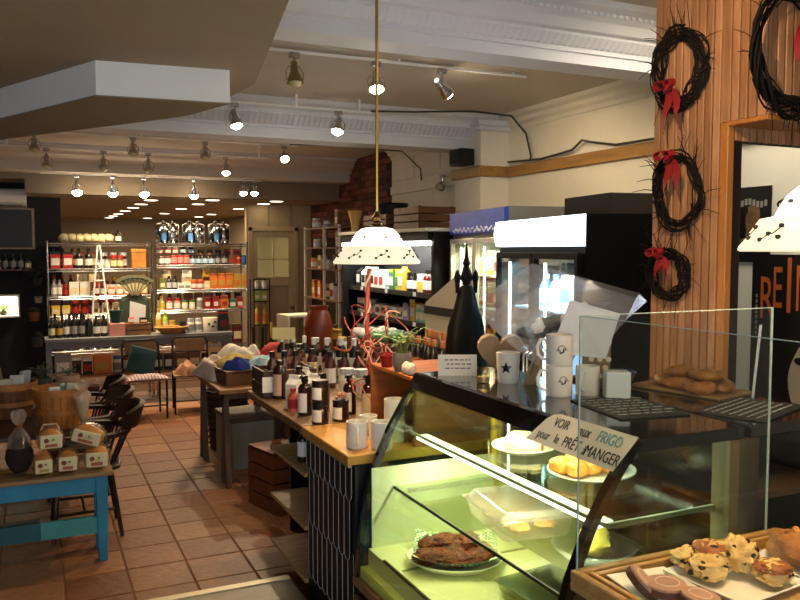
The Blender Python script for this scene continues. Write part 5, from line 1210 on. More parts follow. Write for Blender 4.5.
cloth((1.52, 6.50, 0.889), 0.34, 0.3, 0.1, '#d6b65c', 'folded yellow textile in the shallow tray', 0.2, 4)
cloth((1.50, 6.34, 0.889), 0.22, 0.2, 0.1, '#24378c', 'folded deep blue textile at the front of the tray', 0.75, 5)
cloth((1.70, 6.40, 0.889), 0.2, 0.34, 0.11, '#bfe0e0', 'pale aqua patterned textile at the right of the tray', -0.4, 9)
cloth((1.68, 6.60, 0.889), 0.14, 0.18, 0.05, '#2a3a2c', 'dark green folded textile behind the yellow one', 0.3, 6)
kn = MB().blob((0, 0, 0.13), (0.26, 0.22, 0.28), 6, 0.1, 2, n=18, k=12, flat=0.2).build('knitted_hat', mat('#e0503c', 0.9, bump=0.8, bscale=90), smooth=60); put(kn, (1.90, 6.7, 0.776)); tag(kn, 'coral red knitted hat at the back right of the trestle table', 'hat')
MBx = MB().blob((0, 0, 0.07), (0.12, 0.1, 0.16), 9, 0.1, n=10, k=8, flat=0.2).build('yellow_pouch', mat('#d3b14c', 0.8), smooth=60); put(MBx, (1.80, 6.98, 0.776)); tag(MBx, 'small yellow cloth pouch behind the coral hat', 'pouch')
# storage under and before the trestle
gb = thing('storage_box', 'grey-green storage box with pale end under the trestle table', 'box', (1.66, 6.78, 0), 0.05)
MB().b2(-0.2, 0.2, -0.26, 0.26, 0, 0.4).build('box_body', mat('#8d8a72', 0.7), gb, bevel=0.005)
MB().b2(-0.21, 0.21, -0.27, 0.27, 0.4, 0.44).build('lid', mat('#5b4a34', 0.6), gb, bevel=0.005)
wk = thing('wicker_basket', 'dark brown woven wicker basket under the far end of the trestle table', 'basket', (1.62, 7.35, 0))
MB().lathe([(0, 0), (0.16, 0), (0.2, 0.55), (0.185, 0.55), (0.15, 0.01), (0, 0.01)], 22).build('basket_body', mat('#3a2617', 0.8, bump=0.8, bscale=60), wk, smooth=40)
for z in range(9): MB().tube([((0.166 + z * 0.0045) * math.cos(a), (0.166 + z * 0.0045) * math.sin(a), 0.05 + z * 0.058) for a in [k * 2 * PI / 20 for k in range(20)]], 0.012, 5, closed=True).build('woven_band', mat('#4a3020', 0.8), wk)
crate((1.64, 5.52, 0.0), 0.42, 0.36, 0.42, 'reddish slatted wooden crate on the floor beside the plank shelves', wood('#7c3f1c', '#552810', 0.55, (1, 8, 8), 3), 4, 0.25, False)
# ------------------------------------------------------------------ wire racks at the back
def wire_rack(x0, x1, y0, y1, zs, label):
    t = thing('wire_rack', label, 'rack', (0, 0, 0))
    for x in (x0, x1):
        for y in (y0, y1): MB().tube([(x, y, 0.02), (x, y, zs[-1] + 0.03)], 0.0145, 8).lathe([(0.02, 0), (0.02, 0.02), (0.01, 0.03)], 8, c=(x, y, 0)).build('post', M_chrome, t, smooth=True)
    for z in zs:
        s_ = MB().tube([(x0, y0, z), (x1, y0, z), (x1, y1, z), (x0, y1, z)], 0.006, 5, closed=True).tube([(x0, y0, z - 0.03), (x1, y0, z - 0.03), (x1, y1, z - 0.03), (x0, y1, z - 0.03)], 0.005, 5, closed=True).build('shelf_frame', M_chrome, t, kind='stuff')
        b = MB(); n = int((x1 - x0) / 0.03)
        for k in range(n + 1):
            x = x0 + (x1 - x0) * k / n; b.tube([(x, y0, z), (x, y1, z)], 0.0025, 4)
            if k < n: b.tube([(x, y0, z - 0.03), (x + (x1 - x0) / n / 2, y0, z), (x + (x1 - x0) / n, y0, z - 0.03)], 0.0025, 4)
        b.build('shelf_wires', M_chrome, s_, kind='stuff')
RZ1 = (0.2, 0.62, 1.05, 1.285, 1.62, 1.93); RZ2 = (0.2, 0.62, 1.08, 1.34, 1.655, 1.925)
wire_rack(0.155, 1.345, 10.3, 10.66, RZ1, 'chrome wire rack at left with red boxes and dark bottles')
wire_rack(1.395, 2.56, 10.3, 10.66, RZ2, 'chrome wire rack at right with steel canisters on top')
G1, G2 = 'goods on the left wire rack', 'goods on the right wire rack'
lo = thing('long_cushion', 'long cream tufted roll lying on top of the left wire rack', 'cushion', (0.6, 10.42, 1.938))
for i in range(7): MB().blob((-0.25 + i * 0.085, 0, 0.055), (0.13, 0.2, 0.115), i, 0.12, 3, n=12, k=8, flat=0.25).build('tuft', mat('#d9ca9c', 0.9, var=0.25, vscale=18, bump=0.6, bscale=40), lo, smooth=60)
put_item('wine', 0.07, 0.17, ('black', 'white', 'black'), (0.97, 10.40, 1.938), 'small dark bottle beside the tufted roll on rack top', None)
yb = 10.37
row((0.19, yb, 1.628), (0.66, yb, 1.628), mk('box .11 .2 red white black x2;wine .085 .24 black white black x2'), 'on left rack second shelf', G1)
row((0.72, yb, 1.628), (1.02, yb, 1.628), mk('jar .07 .1 clear white silver x2;jar .07 .16 brown cream red x2'), 'at centre of left rack second shelf', G1)
wb_ = thing('wooden_box', 'honey-coloured wooden box on left rack second shelf', 'box', (1.2, yb, 1.628))
MB().b2(-0.085, 0.085, -0.06, 0.06, 0, 0.19).build('box_body', wood('#c08232', '#96601f'), wb_, bevel=0.004)
MB().b2(-0.09, 0.09, -0.065, 0.065, 0.19, 0.235).build('lid', wood('#cc9244', '#a26c28'), wb_, bevel=0.006)
row((0.19, yb, 1.293), (0.37, yb, 1.293), mk('bottle .06 .2 gray white gray x2;jar .07 .14 dkred red red'), 'on left rack third shelf', G1)
row((0.39, yb - 0.01, 1.293), (0.62, yb - 0.01, 1.293), mk('box .11 .17 white cream white x2'), 'of white pair, left rack third shelf', G1)
row((0.66, yb, 1.293), (1.3, yb, 1.293), mk('jar .07 .15 dkred white red x2;jar .08 .13 orange white white x3;can .08 .12 copper cream gold x2'), 'at right of left rack third shelf', G1)
row((0.19, yb, 1.058), (0.6, yb, 1.058), mk('box .09 .12 yellow cream yellow x2;jar .08 .18 dkred red red x2'), 'on left rack fourth shelf', G1)
row((0.64, yb, 1.058), (1.3, yb, 1.058), mk('bag .09 .14 cream brown cream x3;jar .08 .14 pink white white;bag .09 .13 brown cream brown x2'), 'at right of left rack fourth shelf', G1)
row((0.19, 10.42, 0.628), (1.3, 10.42, 0.628), mk('wine .085 .33 black cream black x10'), 'on left rack low shelf', G1)
yk = 10.53
row((0.19, yk, 1.628), (1.08, yk, 1.628), mk('wine .08 .24 black cream black x3;box .1 .2 brown cream dkred x2;jar .09 .19 dkred white silver x3'), 'at back, left rack second shelf', G1, jit=0.004)
row((0.19, yk, 1.293), (1.31, yk, 1.293), mk('bottle .07 .25 dkred white red x3;box .12 .26 cream brown cream x2;jar .09 .22 brown white gold x3;bottle .08 .25 amber orange gold x2'), 'at back, left rack third shelf', G1, jit=0.004)
row((0.19, yk, 1.058), (1.31, yk, 1.058), mk('box .11 .19 brown yellow brown x3;jar .09 .18 dkred pink red x3;bag .1 .19 olive cream olive x3'), 'at back, left rack fourth shelf', G1, jit=0.004)
row((1.96, yk, 1.663), (2.52, yk, 1.663), mk('jar .09 .19 brown cream black x3;bag .1 .2 dkred brown red x2'), 'at back, right rack second shelf', G2, jit=0.004)
row((1.44, yk, 1.088), (2.52, yk, 1.088), mk('bottle .08 .22 amber cream black x3;box .1 .21 brown red brown x3;jar .09 .2 dkred white black x3'), 'at back, right rack fourth shelf', G2, jit=0.004)
# steel canisters
cx = [1.50, 1.63, 1.83, 1.96, 2.16, 2.29]
for i, x in enumerate(cx):
    t = thing('steel_canister', 'large polished steel canister on right rack top, %s from left' % ORD[i + 1], 'canister', (x + 0.01, 10.40 + (0.16 if i % 2 else 0), 1.933), 0, 'steel canisters on the rack')
    MB().lathe([(0, 0), (0.088, 0), (0.092, 0.006), (0.092, 0.215), (0.085, 0.225)], 24).build('drum', mat('#c9cdd2', 0.12, metal=1.0), t, smooth=40)
    MB().lathe([(0.09, 0.22), (0.094, 0.222), (0.085, 0.245), (0.04, 0.262), (0.0, 0.265)], 24).build('lid', mat('#c4c0b4', 0.2, metal=1.0), t, smooth=40)
    MB().lathe([(0.012, 0.262), (0.02, 0.275), (0.015, 0.29), (0, 0.293)], 10).build('knob', M_chrome, t, smooth=True)
    MB().tube([(0, -0.09, 0.03), (0, -0.125, 0.03), (0, -0.13, 0.01)], 0.009, 6).build('tap', M_chrome, t)
    if i % 2 == 0: MB().add([((0.0925 if q else 0.0935) * math.cos(-1.9 + 0.1 * k), (0.0925 if q else 0.0935) * math.sin(-1.9 + 0.1 * k), z) for q in (0, 1) for k in range(7) for z in (0.03, 0.13)], [(2 * k + o, 2 * k + 2 + o, 2 * k + 3 + o, 2 * k + 1 + o) for o in (0, 14) for k in range(6)]).build('blue_label', mat('#3f7ab8', 0.5), t)
row((1.44, yb, 1.663), (2.5, yb, 1.663), mk('can .075 .1 dkred white silver x2;can .075 .12 red pink gray x3;jar .08 .13 black lblue black x4;jar .085 .14 black gray black x2;bag .1 .12 brown red brown;jar .07 .12 orange red red;can .06 .12 teal blue silver'), 'on right rack second shelf', G2)
row((1.44, yb + 0.08, 1.80), (1.9, yb + 0.08, 1.80), mk('jar .07 .09 red white gray x3;jar .075 .1 black lblue black x2'), 'at back, right rack second shelf', G2)
row((1.44, yb, 1.348), (2.52, yb, 1.348), mk('bag .09 .15 olive cream olive;bottle .07 .17 black silver black x2;box .08 .08 white gray white x2;jar .08 .12 red white orange x2;box .075 .1 cream white cream;bag .1 .2 orange gold brown x3;bag .1 .19 gold orange gold x2'), 'on right rack third shelf', G2)
row((1.5, yb + 0.1, 1.348), (2.1, yb + 0.1, 1.348), mk('box .1 .24 cream yellow cream;box .12 .24 white cream white;box .1 .25 gold brown gold'), 'at back of right rack third shelf', G2)
row((1.44, yb, 1.088), (2.52, yb, 1.088), mk('bottle .07 .18 cream yellow gold;jar .08 .15 pink white red x2;jar .075 .12 cream white green x2;can .08 .14 white gray silver;bag .09 .16 red white pink x2;bag .1 .17 orange red coral;box .08 .12 green white green;bag .09 .14 coral white coral'), 'on right rack fourth shelf', G2)
row((1.44, 10.42, 0.628), (2.5, 10.42, 0.628), mk('jar .1 .2 brown cream black x6;box .12 .24 dkred cream brown x2'), 'on right rack low shelf', G2)

# grey bench table in front of the racks
gt = thing('grey_table', 'long grey painted bench table in front of the wire racks', 'table', (0, 0, 0))
M_grey = mat('#6f7274', 0.6, var=0.12)
MB().b2(0.1, 2.25, 9.82, 10.2, 0.785, 0.83).build('table_top', M_grey, gt, bevel=0.004)
MB().b2(0.16, 2.19, 9.85, 9.875, 0.71, 0.785).build('apron', M_grey, gt)
for x in (0.11, 2.18):
    for y in (9.83, 10.12): MB().b2(x, x + 0.06, y, y + 0.06, 0, 0.785).build('leg', M_grey, gt)
MB().b2(0.17, 2.18, 9.86, 10.18, 0.36, 0.385).build('lower_shelf', wood('#a98350', '#7e5c34'), gt)
GT = 'goods on the grey table'
row((0.14, 9.95, 0.83), (0.785, 9.95, 0.83), mk('wine .075 .24 black cream black;wine .075 .24 black gold gold;wine .075 .27 black white white;wine .08 .28 black gray black x2;wine .08 .27 black black cream;wine .08 .25 black white black x2'), 'on left of the grey table', GT)
row((0.18, 10.11, 0.83), (0.57, 10.11, 0.83), mk('wine .075 .27 black black black x5'), 'at back left of the grey table', GT)
tv_ = MB().lathe([(0, 0), (0.05, 0), (0.075, 0.14), (0.08, 0.15), (0.07, 0.15), (0.045, 0.01), (0, 0.01)], 18).build('teal_pot', mat('#12494c', 0.35), smooth=40); put(tv_, (0.88, 9.95, 0.98)); tag(tv_, 'dark teal pot among the pink goods on the grey table', 'pot')
bxk = MB().b2(-0.09, 0.09, -0.07, 0.07, 0, 0.15).build('pink_carton', mat('#c9897c', 0.7, var=0.2), bevel=0.005); put(bxk, (0.89, 9.95, 0.83)); tag(bxk, 'pinkish carton under the teal pot on the grey table', 'carton')
crate((1.13, 9.95, 0.83), 0.28, 0.18, 0.13, 'small wooden crate on the grey table beside pinkish goods', wood('#8a6238', '#644224'), 2, 0, False)
row((1.02, 9.95, 0.974), (1.24, 9.95, 0.974), mk('can .07 .07 red white pink;box .09 .06 black cream black'), 'on the small crate lid', GT)
row((1.36, 10.12, 0.83), (1.6, 10.12, 0.83), mk('bottle .07 .3 cream yellow yellow;bottle .07 .25 lime cream lime;jar .08 .14 gold cream gold'), 'in the middle of the grey table', GT)
row((1.62, 9.98, 0.83), (1.9, 9.98, 0.83), mk('jar .085 .14 black white black;jar .085 .17 white gray silver x2'), 'right of middle on the grey table', GT)
dr_ = thing('cream_drum', 'cream printed drum tin at right end of the grey table', 'tin', (2.0, 9.98, 0.83))
MB().lathe([(0, 0), (0.09, 0), (0.092, 0.005), (0.092, 0.17), (0.088, 0.175), (0, 0.176)], 22).build('drum', mat('#c8c0ae', 0.4), dr_, smooth=40)
for a, z in ((-1.9, 0.1), (-1.4, 0.07), (-1.1, 0.12)): MB().blob((0.092 * math.cos(a), 0.092 * math.sin(a), z), (0.04, 0.012, 0.03), 1, 0.3, n=8, k=5).build('dark_print', mat('#3a3836', 0.6), dr_)
put_item('bag', 0.14, 0.26, ('black', 'dkred', 'red'), (2.16, 9.98, 0.83), 'black bag with red top at the right end of grey table', None)
# wicker tray and fan chair, obelisk, wreath bag
wt = thing('wicker_tray', 'shallow oval wicker basket on the front of the grey table', 'basket', (1.52, 9.91, 0.832))
MB().lathe([(0, 0), (0.12, 0.0), (0.2, 0.075), (0.195, 0.08), (0.115, 0.01), (0, 0.01)], 26, sy=0.55).build('bowl', mat('#a8763a', 0.8, var=0.35, vscale=16, bump=0.7, bscale=70), wt, smooth=50)
MB().tube([(0.2 * math.cos(a), 0.11 * math.sin(a), 0.078) for a in [k * 2 * PI / 26 for k in range(26)]], 0.011, 6, closed=True).build('braided_rim', mat('#b98a48', 0.8), wt, smooth=True)
ob_ = thing('white_obelisk', 'white wooden obelisk trellis standing before the left wire rack', 'trellis', (0.72, 10.13, 0.83))
for sx2 in (-1, 1):
    for sy2 in (-1, 1): MB().tube([(sx2 * 0.11, sy2 * 0.03, 0.0), (sx2 * 0.012, sy2 * 0.008, 1.08)], 0.009, 4).build('upright', M_white, ob_)
for z in (0.25, 0.45, 0.65, 0.85):
    q = 0.11 - 0.098 * z / 1.08; MB().b2(-q, q, -0.03, -0.022, z, z + 0.014).build('cross_bar', M_white, ob_)
bb = thing('fan_basket', 'fan-shaped grey wicker chair back with cream cushion before the racks', 'wicker chair', (1.12, 10.08, 1.05))
def fan(r0, r1, a0, a1, n=16): return [(r1 * math.sin(a0 + (a1 - a0) * k / n), r1 * math.cos(a0 + (a1 - a0) * k / n) * 0.85) for k in range(n + 1)] + [(r0 * math.sin(a1 - (a1 - a0) * k / n), r0 * math.cos(a1 - (a1 - a0) * k / n) * 0.85) for k in range(n + 1)]
M_rat = mat('#5e6048', 0.7)
MB().prism([(x, z + 0.2) for x, z in fan(0.31, 0.35, -0.72, 0.72)], 0.0, 0.03, 'y').build('arched_rim', M_rat, bb)
MB().prism([(x, z + 0.2) for x, z in fan(0.26, 0.31, -0.68, 0.68)], 0.005, 0.02, 'y').build('woven_band', mat('#3a3a30', 0.8, bump=0.8, bscale=90), bb)
MB().prism([(x, z + 0.2) for x, z in fan(0.07, 0.26, -0.66, 0.66)], 0.012, 0.022, 'y').build('back_panel', mat('#c2b48c', 0.8), bb)
for k in range(7): a = -0.6 + k * 0.2; MB().tube([(0.06 * math.sin(a), 0.004, 0.2 + 0.05 * math.cos(a)), (0.31 * math.sin(a), 0.004, 0.2 + 0.265 * math.cos(a))], 0.006, 5).build('spoke', M_rat, bb)
MB().prism([(-0.19, -0.22), (0.19, -0.22), (0.17, 0.2), (0.06, 0.26), (-0.06, 0.26), (-0.17, 0.2)], 0.03, 0.16, 'y').build('seat_body', mat('#2c3a2a', 0.8), bb, bevel=0.03)
MB().prism([(-0.08, -0.2), (0.1, -0.21), (0.12, 0.12), (-0.06, 0.18)], -0.02, 0.03, 'y').build('white_paper', mat('#c9ccd0', 0.7), bb)
# lower shelf of the grey table
row((0.2, 10.0, 0.386), (2.1, 10.0, 0.386), mk('box .17 .25 gray white gray;box .1 .2 dkred black white;box .1 .18 black red white;box .2 .22 orange gold orange;jar .1 .2 white gray blue;bottle .1 .26 red white red x2;bottle .09 .24 white orange orange;box .12 .2 black white dkred x2;box .14 .2 brown cream brown x2;jar .1 .18 amber cream black x2'), 'under the grey table', 'goods under the grey table')
row((0.2, 9.98, 0.0), (1.0, 9.98, 0.0), mk('box .13 .24 black white dkred x3;box .12 .22 cream black cream x2'), 'on floor under the grey table', 'goods under the grey table')

# ------------------------------------------------------------------ metal-framed chairs with textiles
def mchair(loc, rz, label):
    t = thing('metal_chair', label, 'chair', loc, rz); m = mat('#17130f', 0.4, metal=0.4); w2 = 0.2
    for s_ in (-1, 1):
        MB().tube([(s_ * w2, -0.2, 0), (s_ * w2, -0.2, 0.42)], 0.012, 6).build('leg', m, t)
        MB().tube([(s_ * w2, 0.2, 0), (s_ * w2, 0.2, 0.42)], 0.012, 6).build('leg', m, t)
    MB().tube([(-w2, 0.2, 0.42), (-w2, 0.23, 0.78), (-w2 + 0.04, 0.235, 0.83), (w2 - 0.04, 0.235, 0.83), (w2, 0.23, 0.78), (w2, 0.2, 0.42)], 0.012, 6).build('back_frame', m, t, smooth=True)
    MB().tube([(-w2, 0.222, 0.66), (w2, 0.222, 0.66)], 0.008, 6).build('back_rail', m, t)
    MB().box((0, 0.225, 0.74), (0.34, 0.012, 0.14)).build('back_pad', mat('#8a6a40', 0.6), t, bevel=0.005)
    MB().box((0, 0, 0.43), (0.42, 0.42, 0.025)).build('seat', wood('#9a7648', '#75552f'), t, bevel=0.006)
    MB().tube([(-w2, -0.2, 0.15), (w2, -0.2, 0.15)], 0.008, 6).build('stretcher', m, t)
    return t
mchair((1.09, 9.08, 0), 0.05, 'dark metal-framed chair holding a teal cushion, left one by the racks')
mchair((1.63, 9.22, 0), -0.1, 'dark metal-framed chair beside the trestle table, right one by the racks')
cu_ = MB().box((0, 0, 0), (0.3, 0.05, 0.3)).build('teal_cushion', mat('#0f3a3c', 0.8, var=0.2, vscale=10), bevel=0.02, seg=2, smooth=60); cu_.location = (1.07, 9.12, 0.62); cu_.rotation_euler = (-0.25, 0.3, 0.1); tag(cu_, 'dark teal square cushion leaning on the left metal chair', 'cushion')
def stripes():
    m = bpy.data.materials.new('plaid'); m.use_nodes = True; nt = m.node_tree; N = nt.nodes.new; Lk = nt.links.new
    tc = N('ShaderNodeTexCoord'); w1 = N('ShaderNodeTexWave'); w1.inputs['Scale'].default_value = 9; w1.bands_direction = 'X'; w2 = N('ShaderNodeTexWave'); w2.inputs['Scale'].default_value = 12; w2.bands_direction = 'Y'
    Lk(tc.outputs['Object'], w1.inputs['Vector']); Lk(tc.outputs['Object'], w2.inputs['Vector'])
    c1 = N('ShaderNodeValToRGB'); c1.color_ramp.elements[0].color = lin('#b06a50'); c1.color_ramp.elements[1].color = lin('#d8d2cc'); e = c1.color_ramp.elements.new(0.5); e.color = lin('#8a8fa8')
    mx = N('ShaderNodeMixRGB'); mx.blend_type = 'MULTIPLY'; mx.inputs[0].default_value = 0.35
    Lk(w1.outputs['Fac'], c1.inputs[0]); Lk(c1.outputs[0], mx.inputs[1]); Lk(w2.outputs['Color'], mx.inputs[2]); Lk(mx.outputs[0], nt.nodes['Principled BSDF'].inputs['Base Color']); nt.nodes['Principled BSDF'].inputs['Roughness'].default_value = 0.9
    return m
pl2 = cloth((1.1, 8.98, 0.443), 0.44, 0.26, 0.05, '#c9b8a8', 'plaid woven throw folded on the left metal chair seat', 0.05, 3, name='plaid_throw'); pl2.data.materials[0] = stripes()
cloth((1.56, 9.1, 0.443), 0.2, 0.3, 0.16, '#a5785c', 'brownish pink scarf heaped on the right metal chair', 0.3, 8, name='scarf')

# ------------------------------------------------------------------ blue low table on the left
bl = thing('blue_table', 'low turquoise-blue painted table with wooden top and lower stretcher board', 'table', (0, 0, 0))
M_blue = mat('#1f7ea0', 0.5, var=0.2, vscale=5, hex2='#186a8a')
MB().b2(-1.1, 0.40, 4.90, 5.22, 0.515, 0.54).build('table_top', wood('#9a7c54', '#6f5636', 0.55, (1, 8, 1), 3), bl, bevel=0.004)
MB().b2(-1.06, 0.36, 4.93, 4.96, 0.415, 0.515).build('apron', M_blue, bl, bevel=0.003)
MB().b2(0.33, 0.36, 4.96, 5.18, 0.415, 0.515).build('apron', M_blue, bl, bevel=0.003)
for x in (-1.07, 0.30):
    for y in (4.92, 5.14): MB().prism([(x, 0.515), (x + 0.07, 0.515), (x + 0.06, 0.0), (x + 0.012, 0.0)], y, y + 0.065, 'y').build('leg', M_blue, bl, bevel=0.003)
MB().b2(-1.0, 0.0, 4.94, 4.965, 0.17, 0.27).build('stretcher_board', mat('#17505c', 0.6, var=0.2), bl)
MB().b2(0.0, 0.31, 4.935, 4.965, 0.17, 0.27).build('stretcher_board', mat('#3a8a8a', 0.6, var=0.2), bl)
dk = thing('dark_table', 'dark wooden pedestal table behind the blue table, chairs tucked in', 'table', (0, 0, 0))
M_dkt = wood('#4a2a18', '#2c170c', 0.4, (1, 8, 1), 3)
MB().b2(-1.0, 0.30, 5.27, 6.95, 0.69, 0.72).build('table_top', M_dkt, dk, bevel=0.006)
for y in (5.7, 6.5):
    MB().b2(-0.42, -0.30, y - 0.06, y + 0.06, 0.05, 0.69).build('pedestal', M_dkt, dk, bevel=0.008)
    MB().b2(-0.72, 0.0, y - 0.04, y + 0.04, 0.0, 0.05).build('foot', M_dkt, dk, bevel=0.008)
def bushel(loc, r, h, label, c1='#a8662c', c2='#7d4619', n=22):
    t = thing('bushel_basket', label, 'basket', loc)
    m = wood(c1, c2, 0.6, (8, 8, 1), 3)
    for k in range(n):
        a = 2 * PI * k / n; d = PI / n * 0.93
        q = [(r * 0.78, 0.0), (r * 0.9, h * 0.4), (r, h * 0.98)]
        A = [(p * math.cos(a - d), p * math.sin(a - d), z) for p, z in q]; B_ = [(p * math.cos(a + d), p * math.sin(a + d), z) for p, z in q]
        MB().strip(A, B_, 0.002).build('stave', m, t)
    MB().lathe([(0, 0.004), (r * 0.77, 0.004), (r * 0.77, 0.012), (0, 0.012)], n).build('bottom', m, t)
    for z, w2 in ((h * 0.93, 0.045), (h * 0.42, 0.03)):
        rr = r * (0.9 + 0.1 * (z / h - 0.4) / 0.58) if z > h * 0.4 else r * 0.9
        MB().lathe([(rr + 0.004, z - w2 / 2), (rr + 0.01, z - w2 / 2), (rr + 0.012, z + w2 / 2), (rr + 0.004, z + w2 / 2)], 28, cap=False).build('hoop', wood('#b87634', '#8a5220'), t, smooth=40)
    return t
bushel((0.135, 5.5, 0.721), 0.158, 0.245, 'honey-brown bushel basket standing behind the bread bags', '#b8742e', '#8d531d')
bushel((-0.16, 5.95, 0.721), 0.16, 0.23, 'dark brown bushel basket at the left edge with packets', '#7c4a22', '#553013')
for i, (x, y, c, rz, tl) in enumerate(((0.09, 5.46, '#d8d4c8', 0.3, 0.3), (0.19, 5.52, '#e0dcc8', -0.6, -0.35), (0.12, 5.56, '#5f8a88', 1.2, 0.25))):
    o = MB().b2(-0.035, 0.035, -0.015, 0.015, 0, 0.25).build('packet', mat(c, 0.5), bevel=0.006); put(o, (x, y, 0.735), rz); o.rotation_euler = (tl * 0.5, 0, rz); tag(o, '%s packet poking out of the honey-brown basket' % ['white', 'cream', 'blue-green'][i], 'packet')
for i, (x, y, c, rz) in enumerate(((-0.21, 5.91, '#b8b4a4', 0.4), (-0.13, 5.89, '#c8c4b8', -0.3), (-0.1, 6.0, '#9aa0a4', 0.9), (-0.19, 6.03, '#6a5a44', 1.6))):
    o = MB().b2(-0.045, 0.045, -0.015, 0.015, 0, 0.25 + 0.02 * i).build('packet', mat(c, 0.5), bevel=0.006); put(o, (x, y, 0.735), rz); o.rotation_euler = (0.15 * (-1) ** i, 0, rz); tag(o, '%s packet in the dark left basket' % ['beige', 'pale', 'grey', 'brown'][i], 'packet')
wcr = crate((0.12, 6.25, 0.721), 0.36, 0.28, 0.12, 'white painted crate behind the honey-brown basket', mat('#d8d0b8', 0.6), 2, 0, False)
plant((0.03, 6.2, 0.855), 'spiky green plant in dark grey pot on the white crate', '#3a3c38', 0.075, 0.08, 20, 0.11, '#3c4a30', 11)
plant((0.21, 6.22, 0.855), 'low green succulent in pink-beige bowl on the white crate', '#c0967c', 0.085, 0.085, 12, 0.06, '#4a5a48', 12)
cr2 = MB().lathe([(0, 0), (0.06, 0), (0.1, 0.1), (0.095, 0.1), (0.05, 0.01), (0, 0.01)], 18).build('cream_bowl', mat('#c9c2a8', 0.5), smooth=40); put(cr2, (-0.17, 6.3, 0.721)); tag(cr2, 'cream bowl at left behind the spiky plant', 'bowl')
# bread loaves in clear bags with paper labels
M_film = glass('#f8eedc', 1.0, film=0.1)
def bread(loc, sx, sy, sz, rz, label, tilt=0, lab='#cfc49a', dot='#7a2c20', red=True):
    t = thing('bagged_bread', label, 'bread', loc, rz, 'bagged breads on the blue table'); t.rotation_euler = (0, tilt, rz)
    MB().blob((0, 0, sz * 0.5), (sx * 0.92, sy * 0.9, sz * 0.96), int(sx * 1000 + loc[0] * 100), 0.06, 2, n=20, k=12, flat=0.12).build('loaf', fm('#dba65c', '#b07632', 7, 0.2), t, smooth=60)
    b = MB().b2(-sx * 0.4, sx * 0.4, -sy * 0.5 - 0.004, -sy * 0.5 + 0.01, sz * 0.16, sz * 0.8).build('paper_label', mat(lab, 0.7), t, bevel=0.006)
    MB().lathe([(0, 0), (0.014, 0), (0.014, 0.002), (0, 0.002)], 14, M=Matrix.Translation((-sx * 0.17, -sy * 0.5 - 0.0045, sz * 0.55)) @ Matrix.Rotation(PI / 2, 4, 'X')).build('round_mark', mat(dot, 0.6), b)
    MB().lathe([(0, 0), (0.007, 0), (0.007, 0.002), (0, 0.002)], 10, M=Matrix.Translation((sx * 0.08, -sy * 0.5 - 0.0045, sz * 0.58)) @ Matrix.Rotation(PI / 2, 4, 'X')).build('round_mark', mat('#5c7a34', 0.6), b)
    MB().b2(-sx * 0.22, sx * 0.22, -sy * 0.5 - 0.0055, -sy * 0.5 - 0.004, sz * 0.24, sz * 0.38).build('label_stripe', mat('#a08a4a' if not red else '#9c4a34', 0.6), b)
    fb = MB(); vs_ = []; fs = []; n = 16; kk = 9
    for i in range(kk + 1):
        v = i / kk; q = math.sin(PI * min(0.97, 0.06 + v * 0.94)) ** 0.35
        for j in range(n):
            a = 2 * PI * j / n; ex = abs(math.cos(a)) ** 0.6 * math.copysign(1, math.cos(a)); ey = abs(math.sin(a)) ** 0.6 * math.copysign(1, math.sin(a))
            w2 = 1 + 0.07 * noise.noise(Vector((ex * 3, ey * 3, v * 5 + loc[0] * 9)))
            vs_.append((ex * sx * 0.53 * q * w2, ey * sy * 0.54 * q * w2, 0.001 + v * sz * 1.05))
    for i in range(kk):
        for j in range(n): fs.append((i * n + j, i * n + (j + 1) % n, i * n + n + (j + 1) % n, i * n + n + j))
    fs += [tuple(reversed(range(n))), tuple(range(kk * n, kk * n + n))]
    fb.add(vs_, fs).build('clear_bag', M_film, t, smooth=30)
    return t
bread((0.02, 5.0, 0.541), 0.115, 0.13, 0.125, 0.1, 'bagged bread with green-marked label, bottom left of the bread stack', red=False)
bread((0.157, 5.0, 0.541), 0.125, 0.13, 0.13, -0.05, 'bagged bread with red and green label, bottom middle of the bread stack')
bread((0.32, 5.02, 0.541), 0.15, 0.14, 0.135, -0.1, 'bagged bread with reddish label, bottom right of the bread stack')
bread((0.065, 5.04, 0.675), 0.15, 0.14, 0.125, 0.05, 'bagged bread with handle-like top, upper left of the bread stack')
bread((0.26, 5.05, 0.685), 0.2, 0.15, 0.12, -0.25, 'large tilted bread bag with striped label, upper right of the bread stack', 0.3)
MB().tube([(-0.05, 0, 0.12), (-0.035, 0, 0.15), (0.035, 0, 0.15), (0.05, 0, 0.12)], 0.006, 6).build('bag_handle', mat('#b8a078', 0.5), bpy.data.objects['bagged_bread.003'])
gb2 = thing('coffee_bag', 'clear gathered bag of dark beans tied at the neck, left of the bread', 'bag', (-0.10, 5.08, 0.541))
MB().blob((0, 0, 0.1), (0.15, 0.12, 0.21), 3, 0.08, 2, n=16, k=10, flat=0.15).build('dark_contents', fm('#2a1c14', '#120b08', 30, 0.8, 150), gb2, smooth=60)
MB().lathe([(0.07, 0.16), (0.055, 0.22), (0.02, 0.27), (0.014, 0.285), (0.035, 0.31), (0.045, 0.35), (0.03, 0.375)], 14, cap=False).build('gathered_neck', glass('#f0dcd4', 1.0, film=0.3), gb2, smooth=60)
MB().lathe([(0.017, 0.275), (0.021, 0.28), (0.021, 0.29), (0.017, 0.295)], 10, cap=False).build('tie', mat('#8a3a2a', 0.6), gb2)
sb3 = thing('cone_bag', 'clear cone bag of pale sweets standing in front of the basket', 'bag', (0.26, 5.33, 0.721))
MB().lathe([(0.004, 0.0), (0.03, 0.1), (0.055, 0.22), (0.03, 0.25), (0.06, 0.3)], 12, cap=False).build('clear_cone', glass('#f4e8d8', 1.0, film=0.25), sb3, smooth=60)
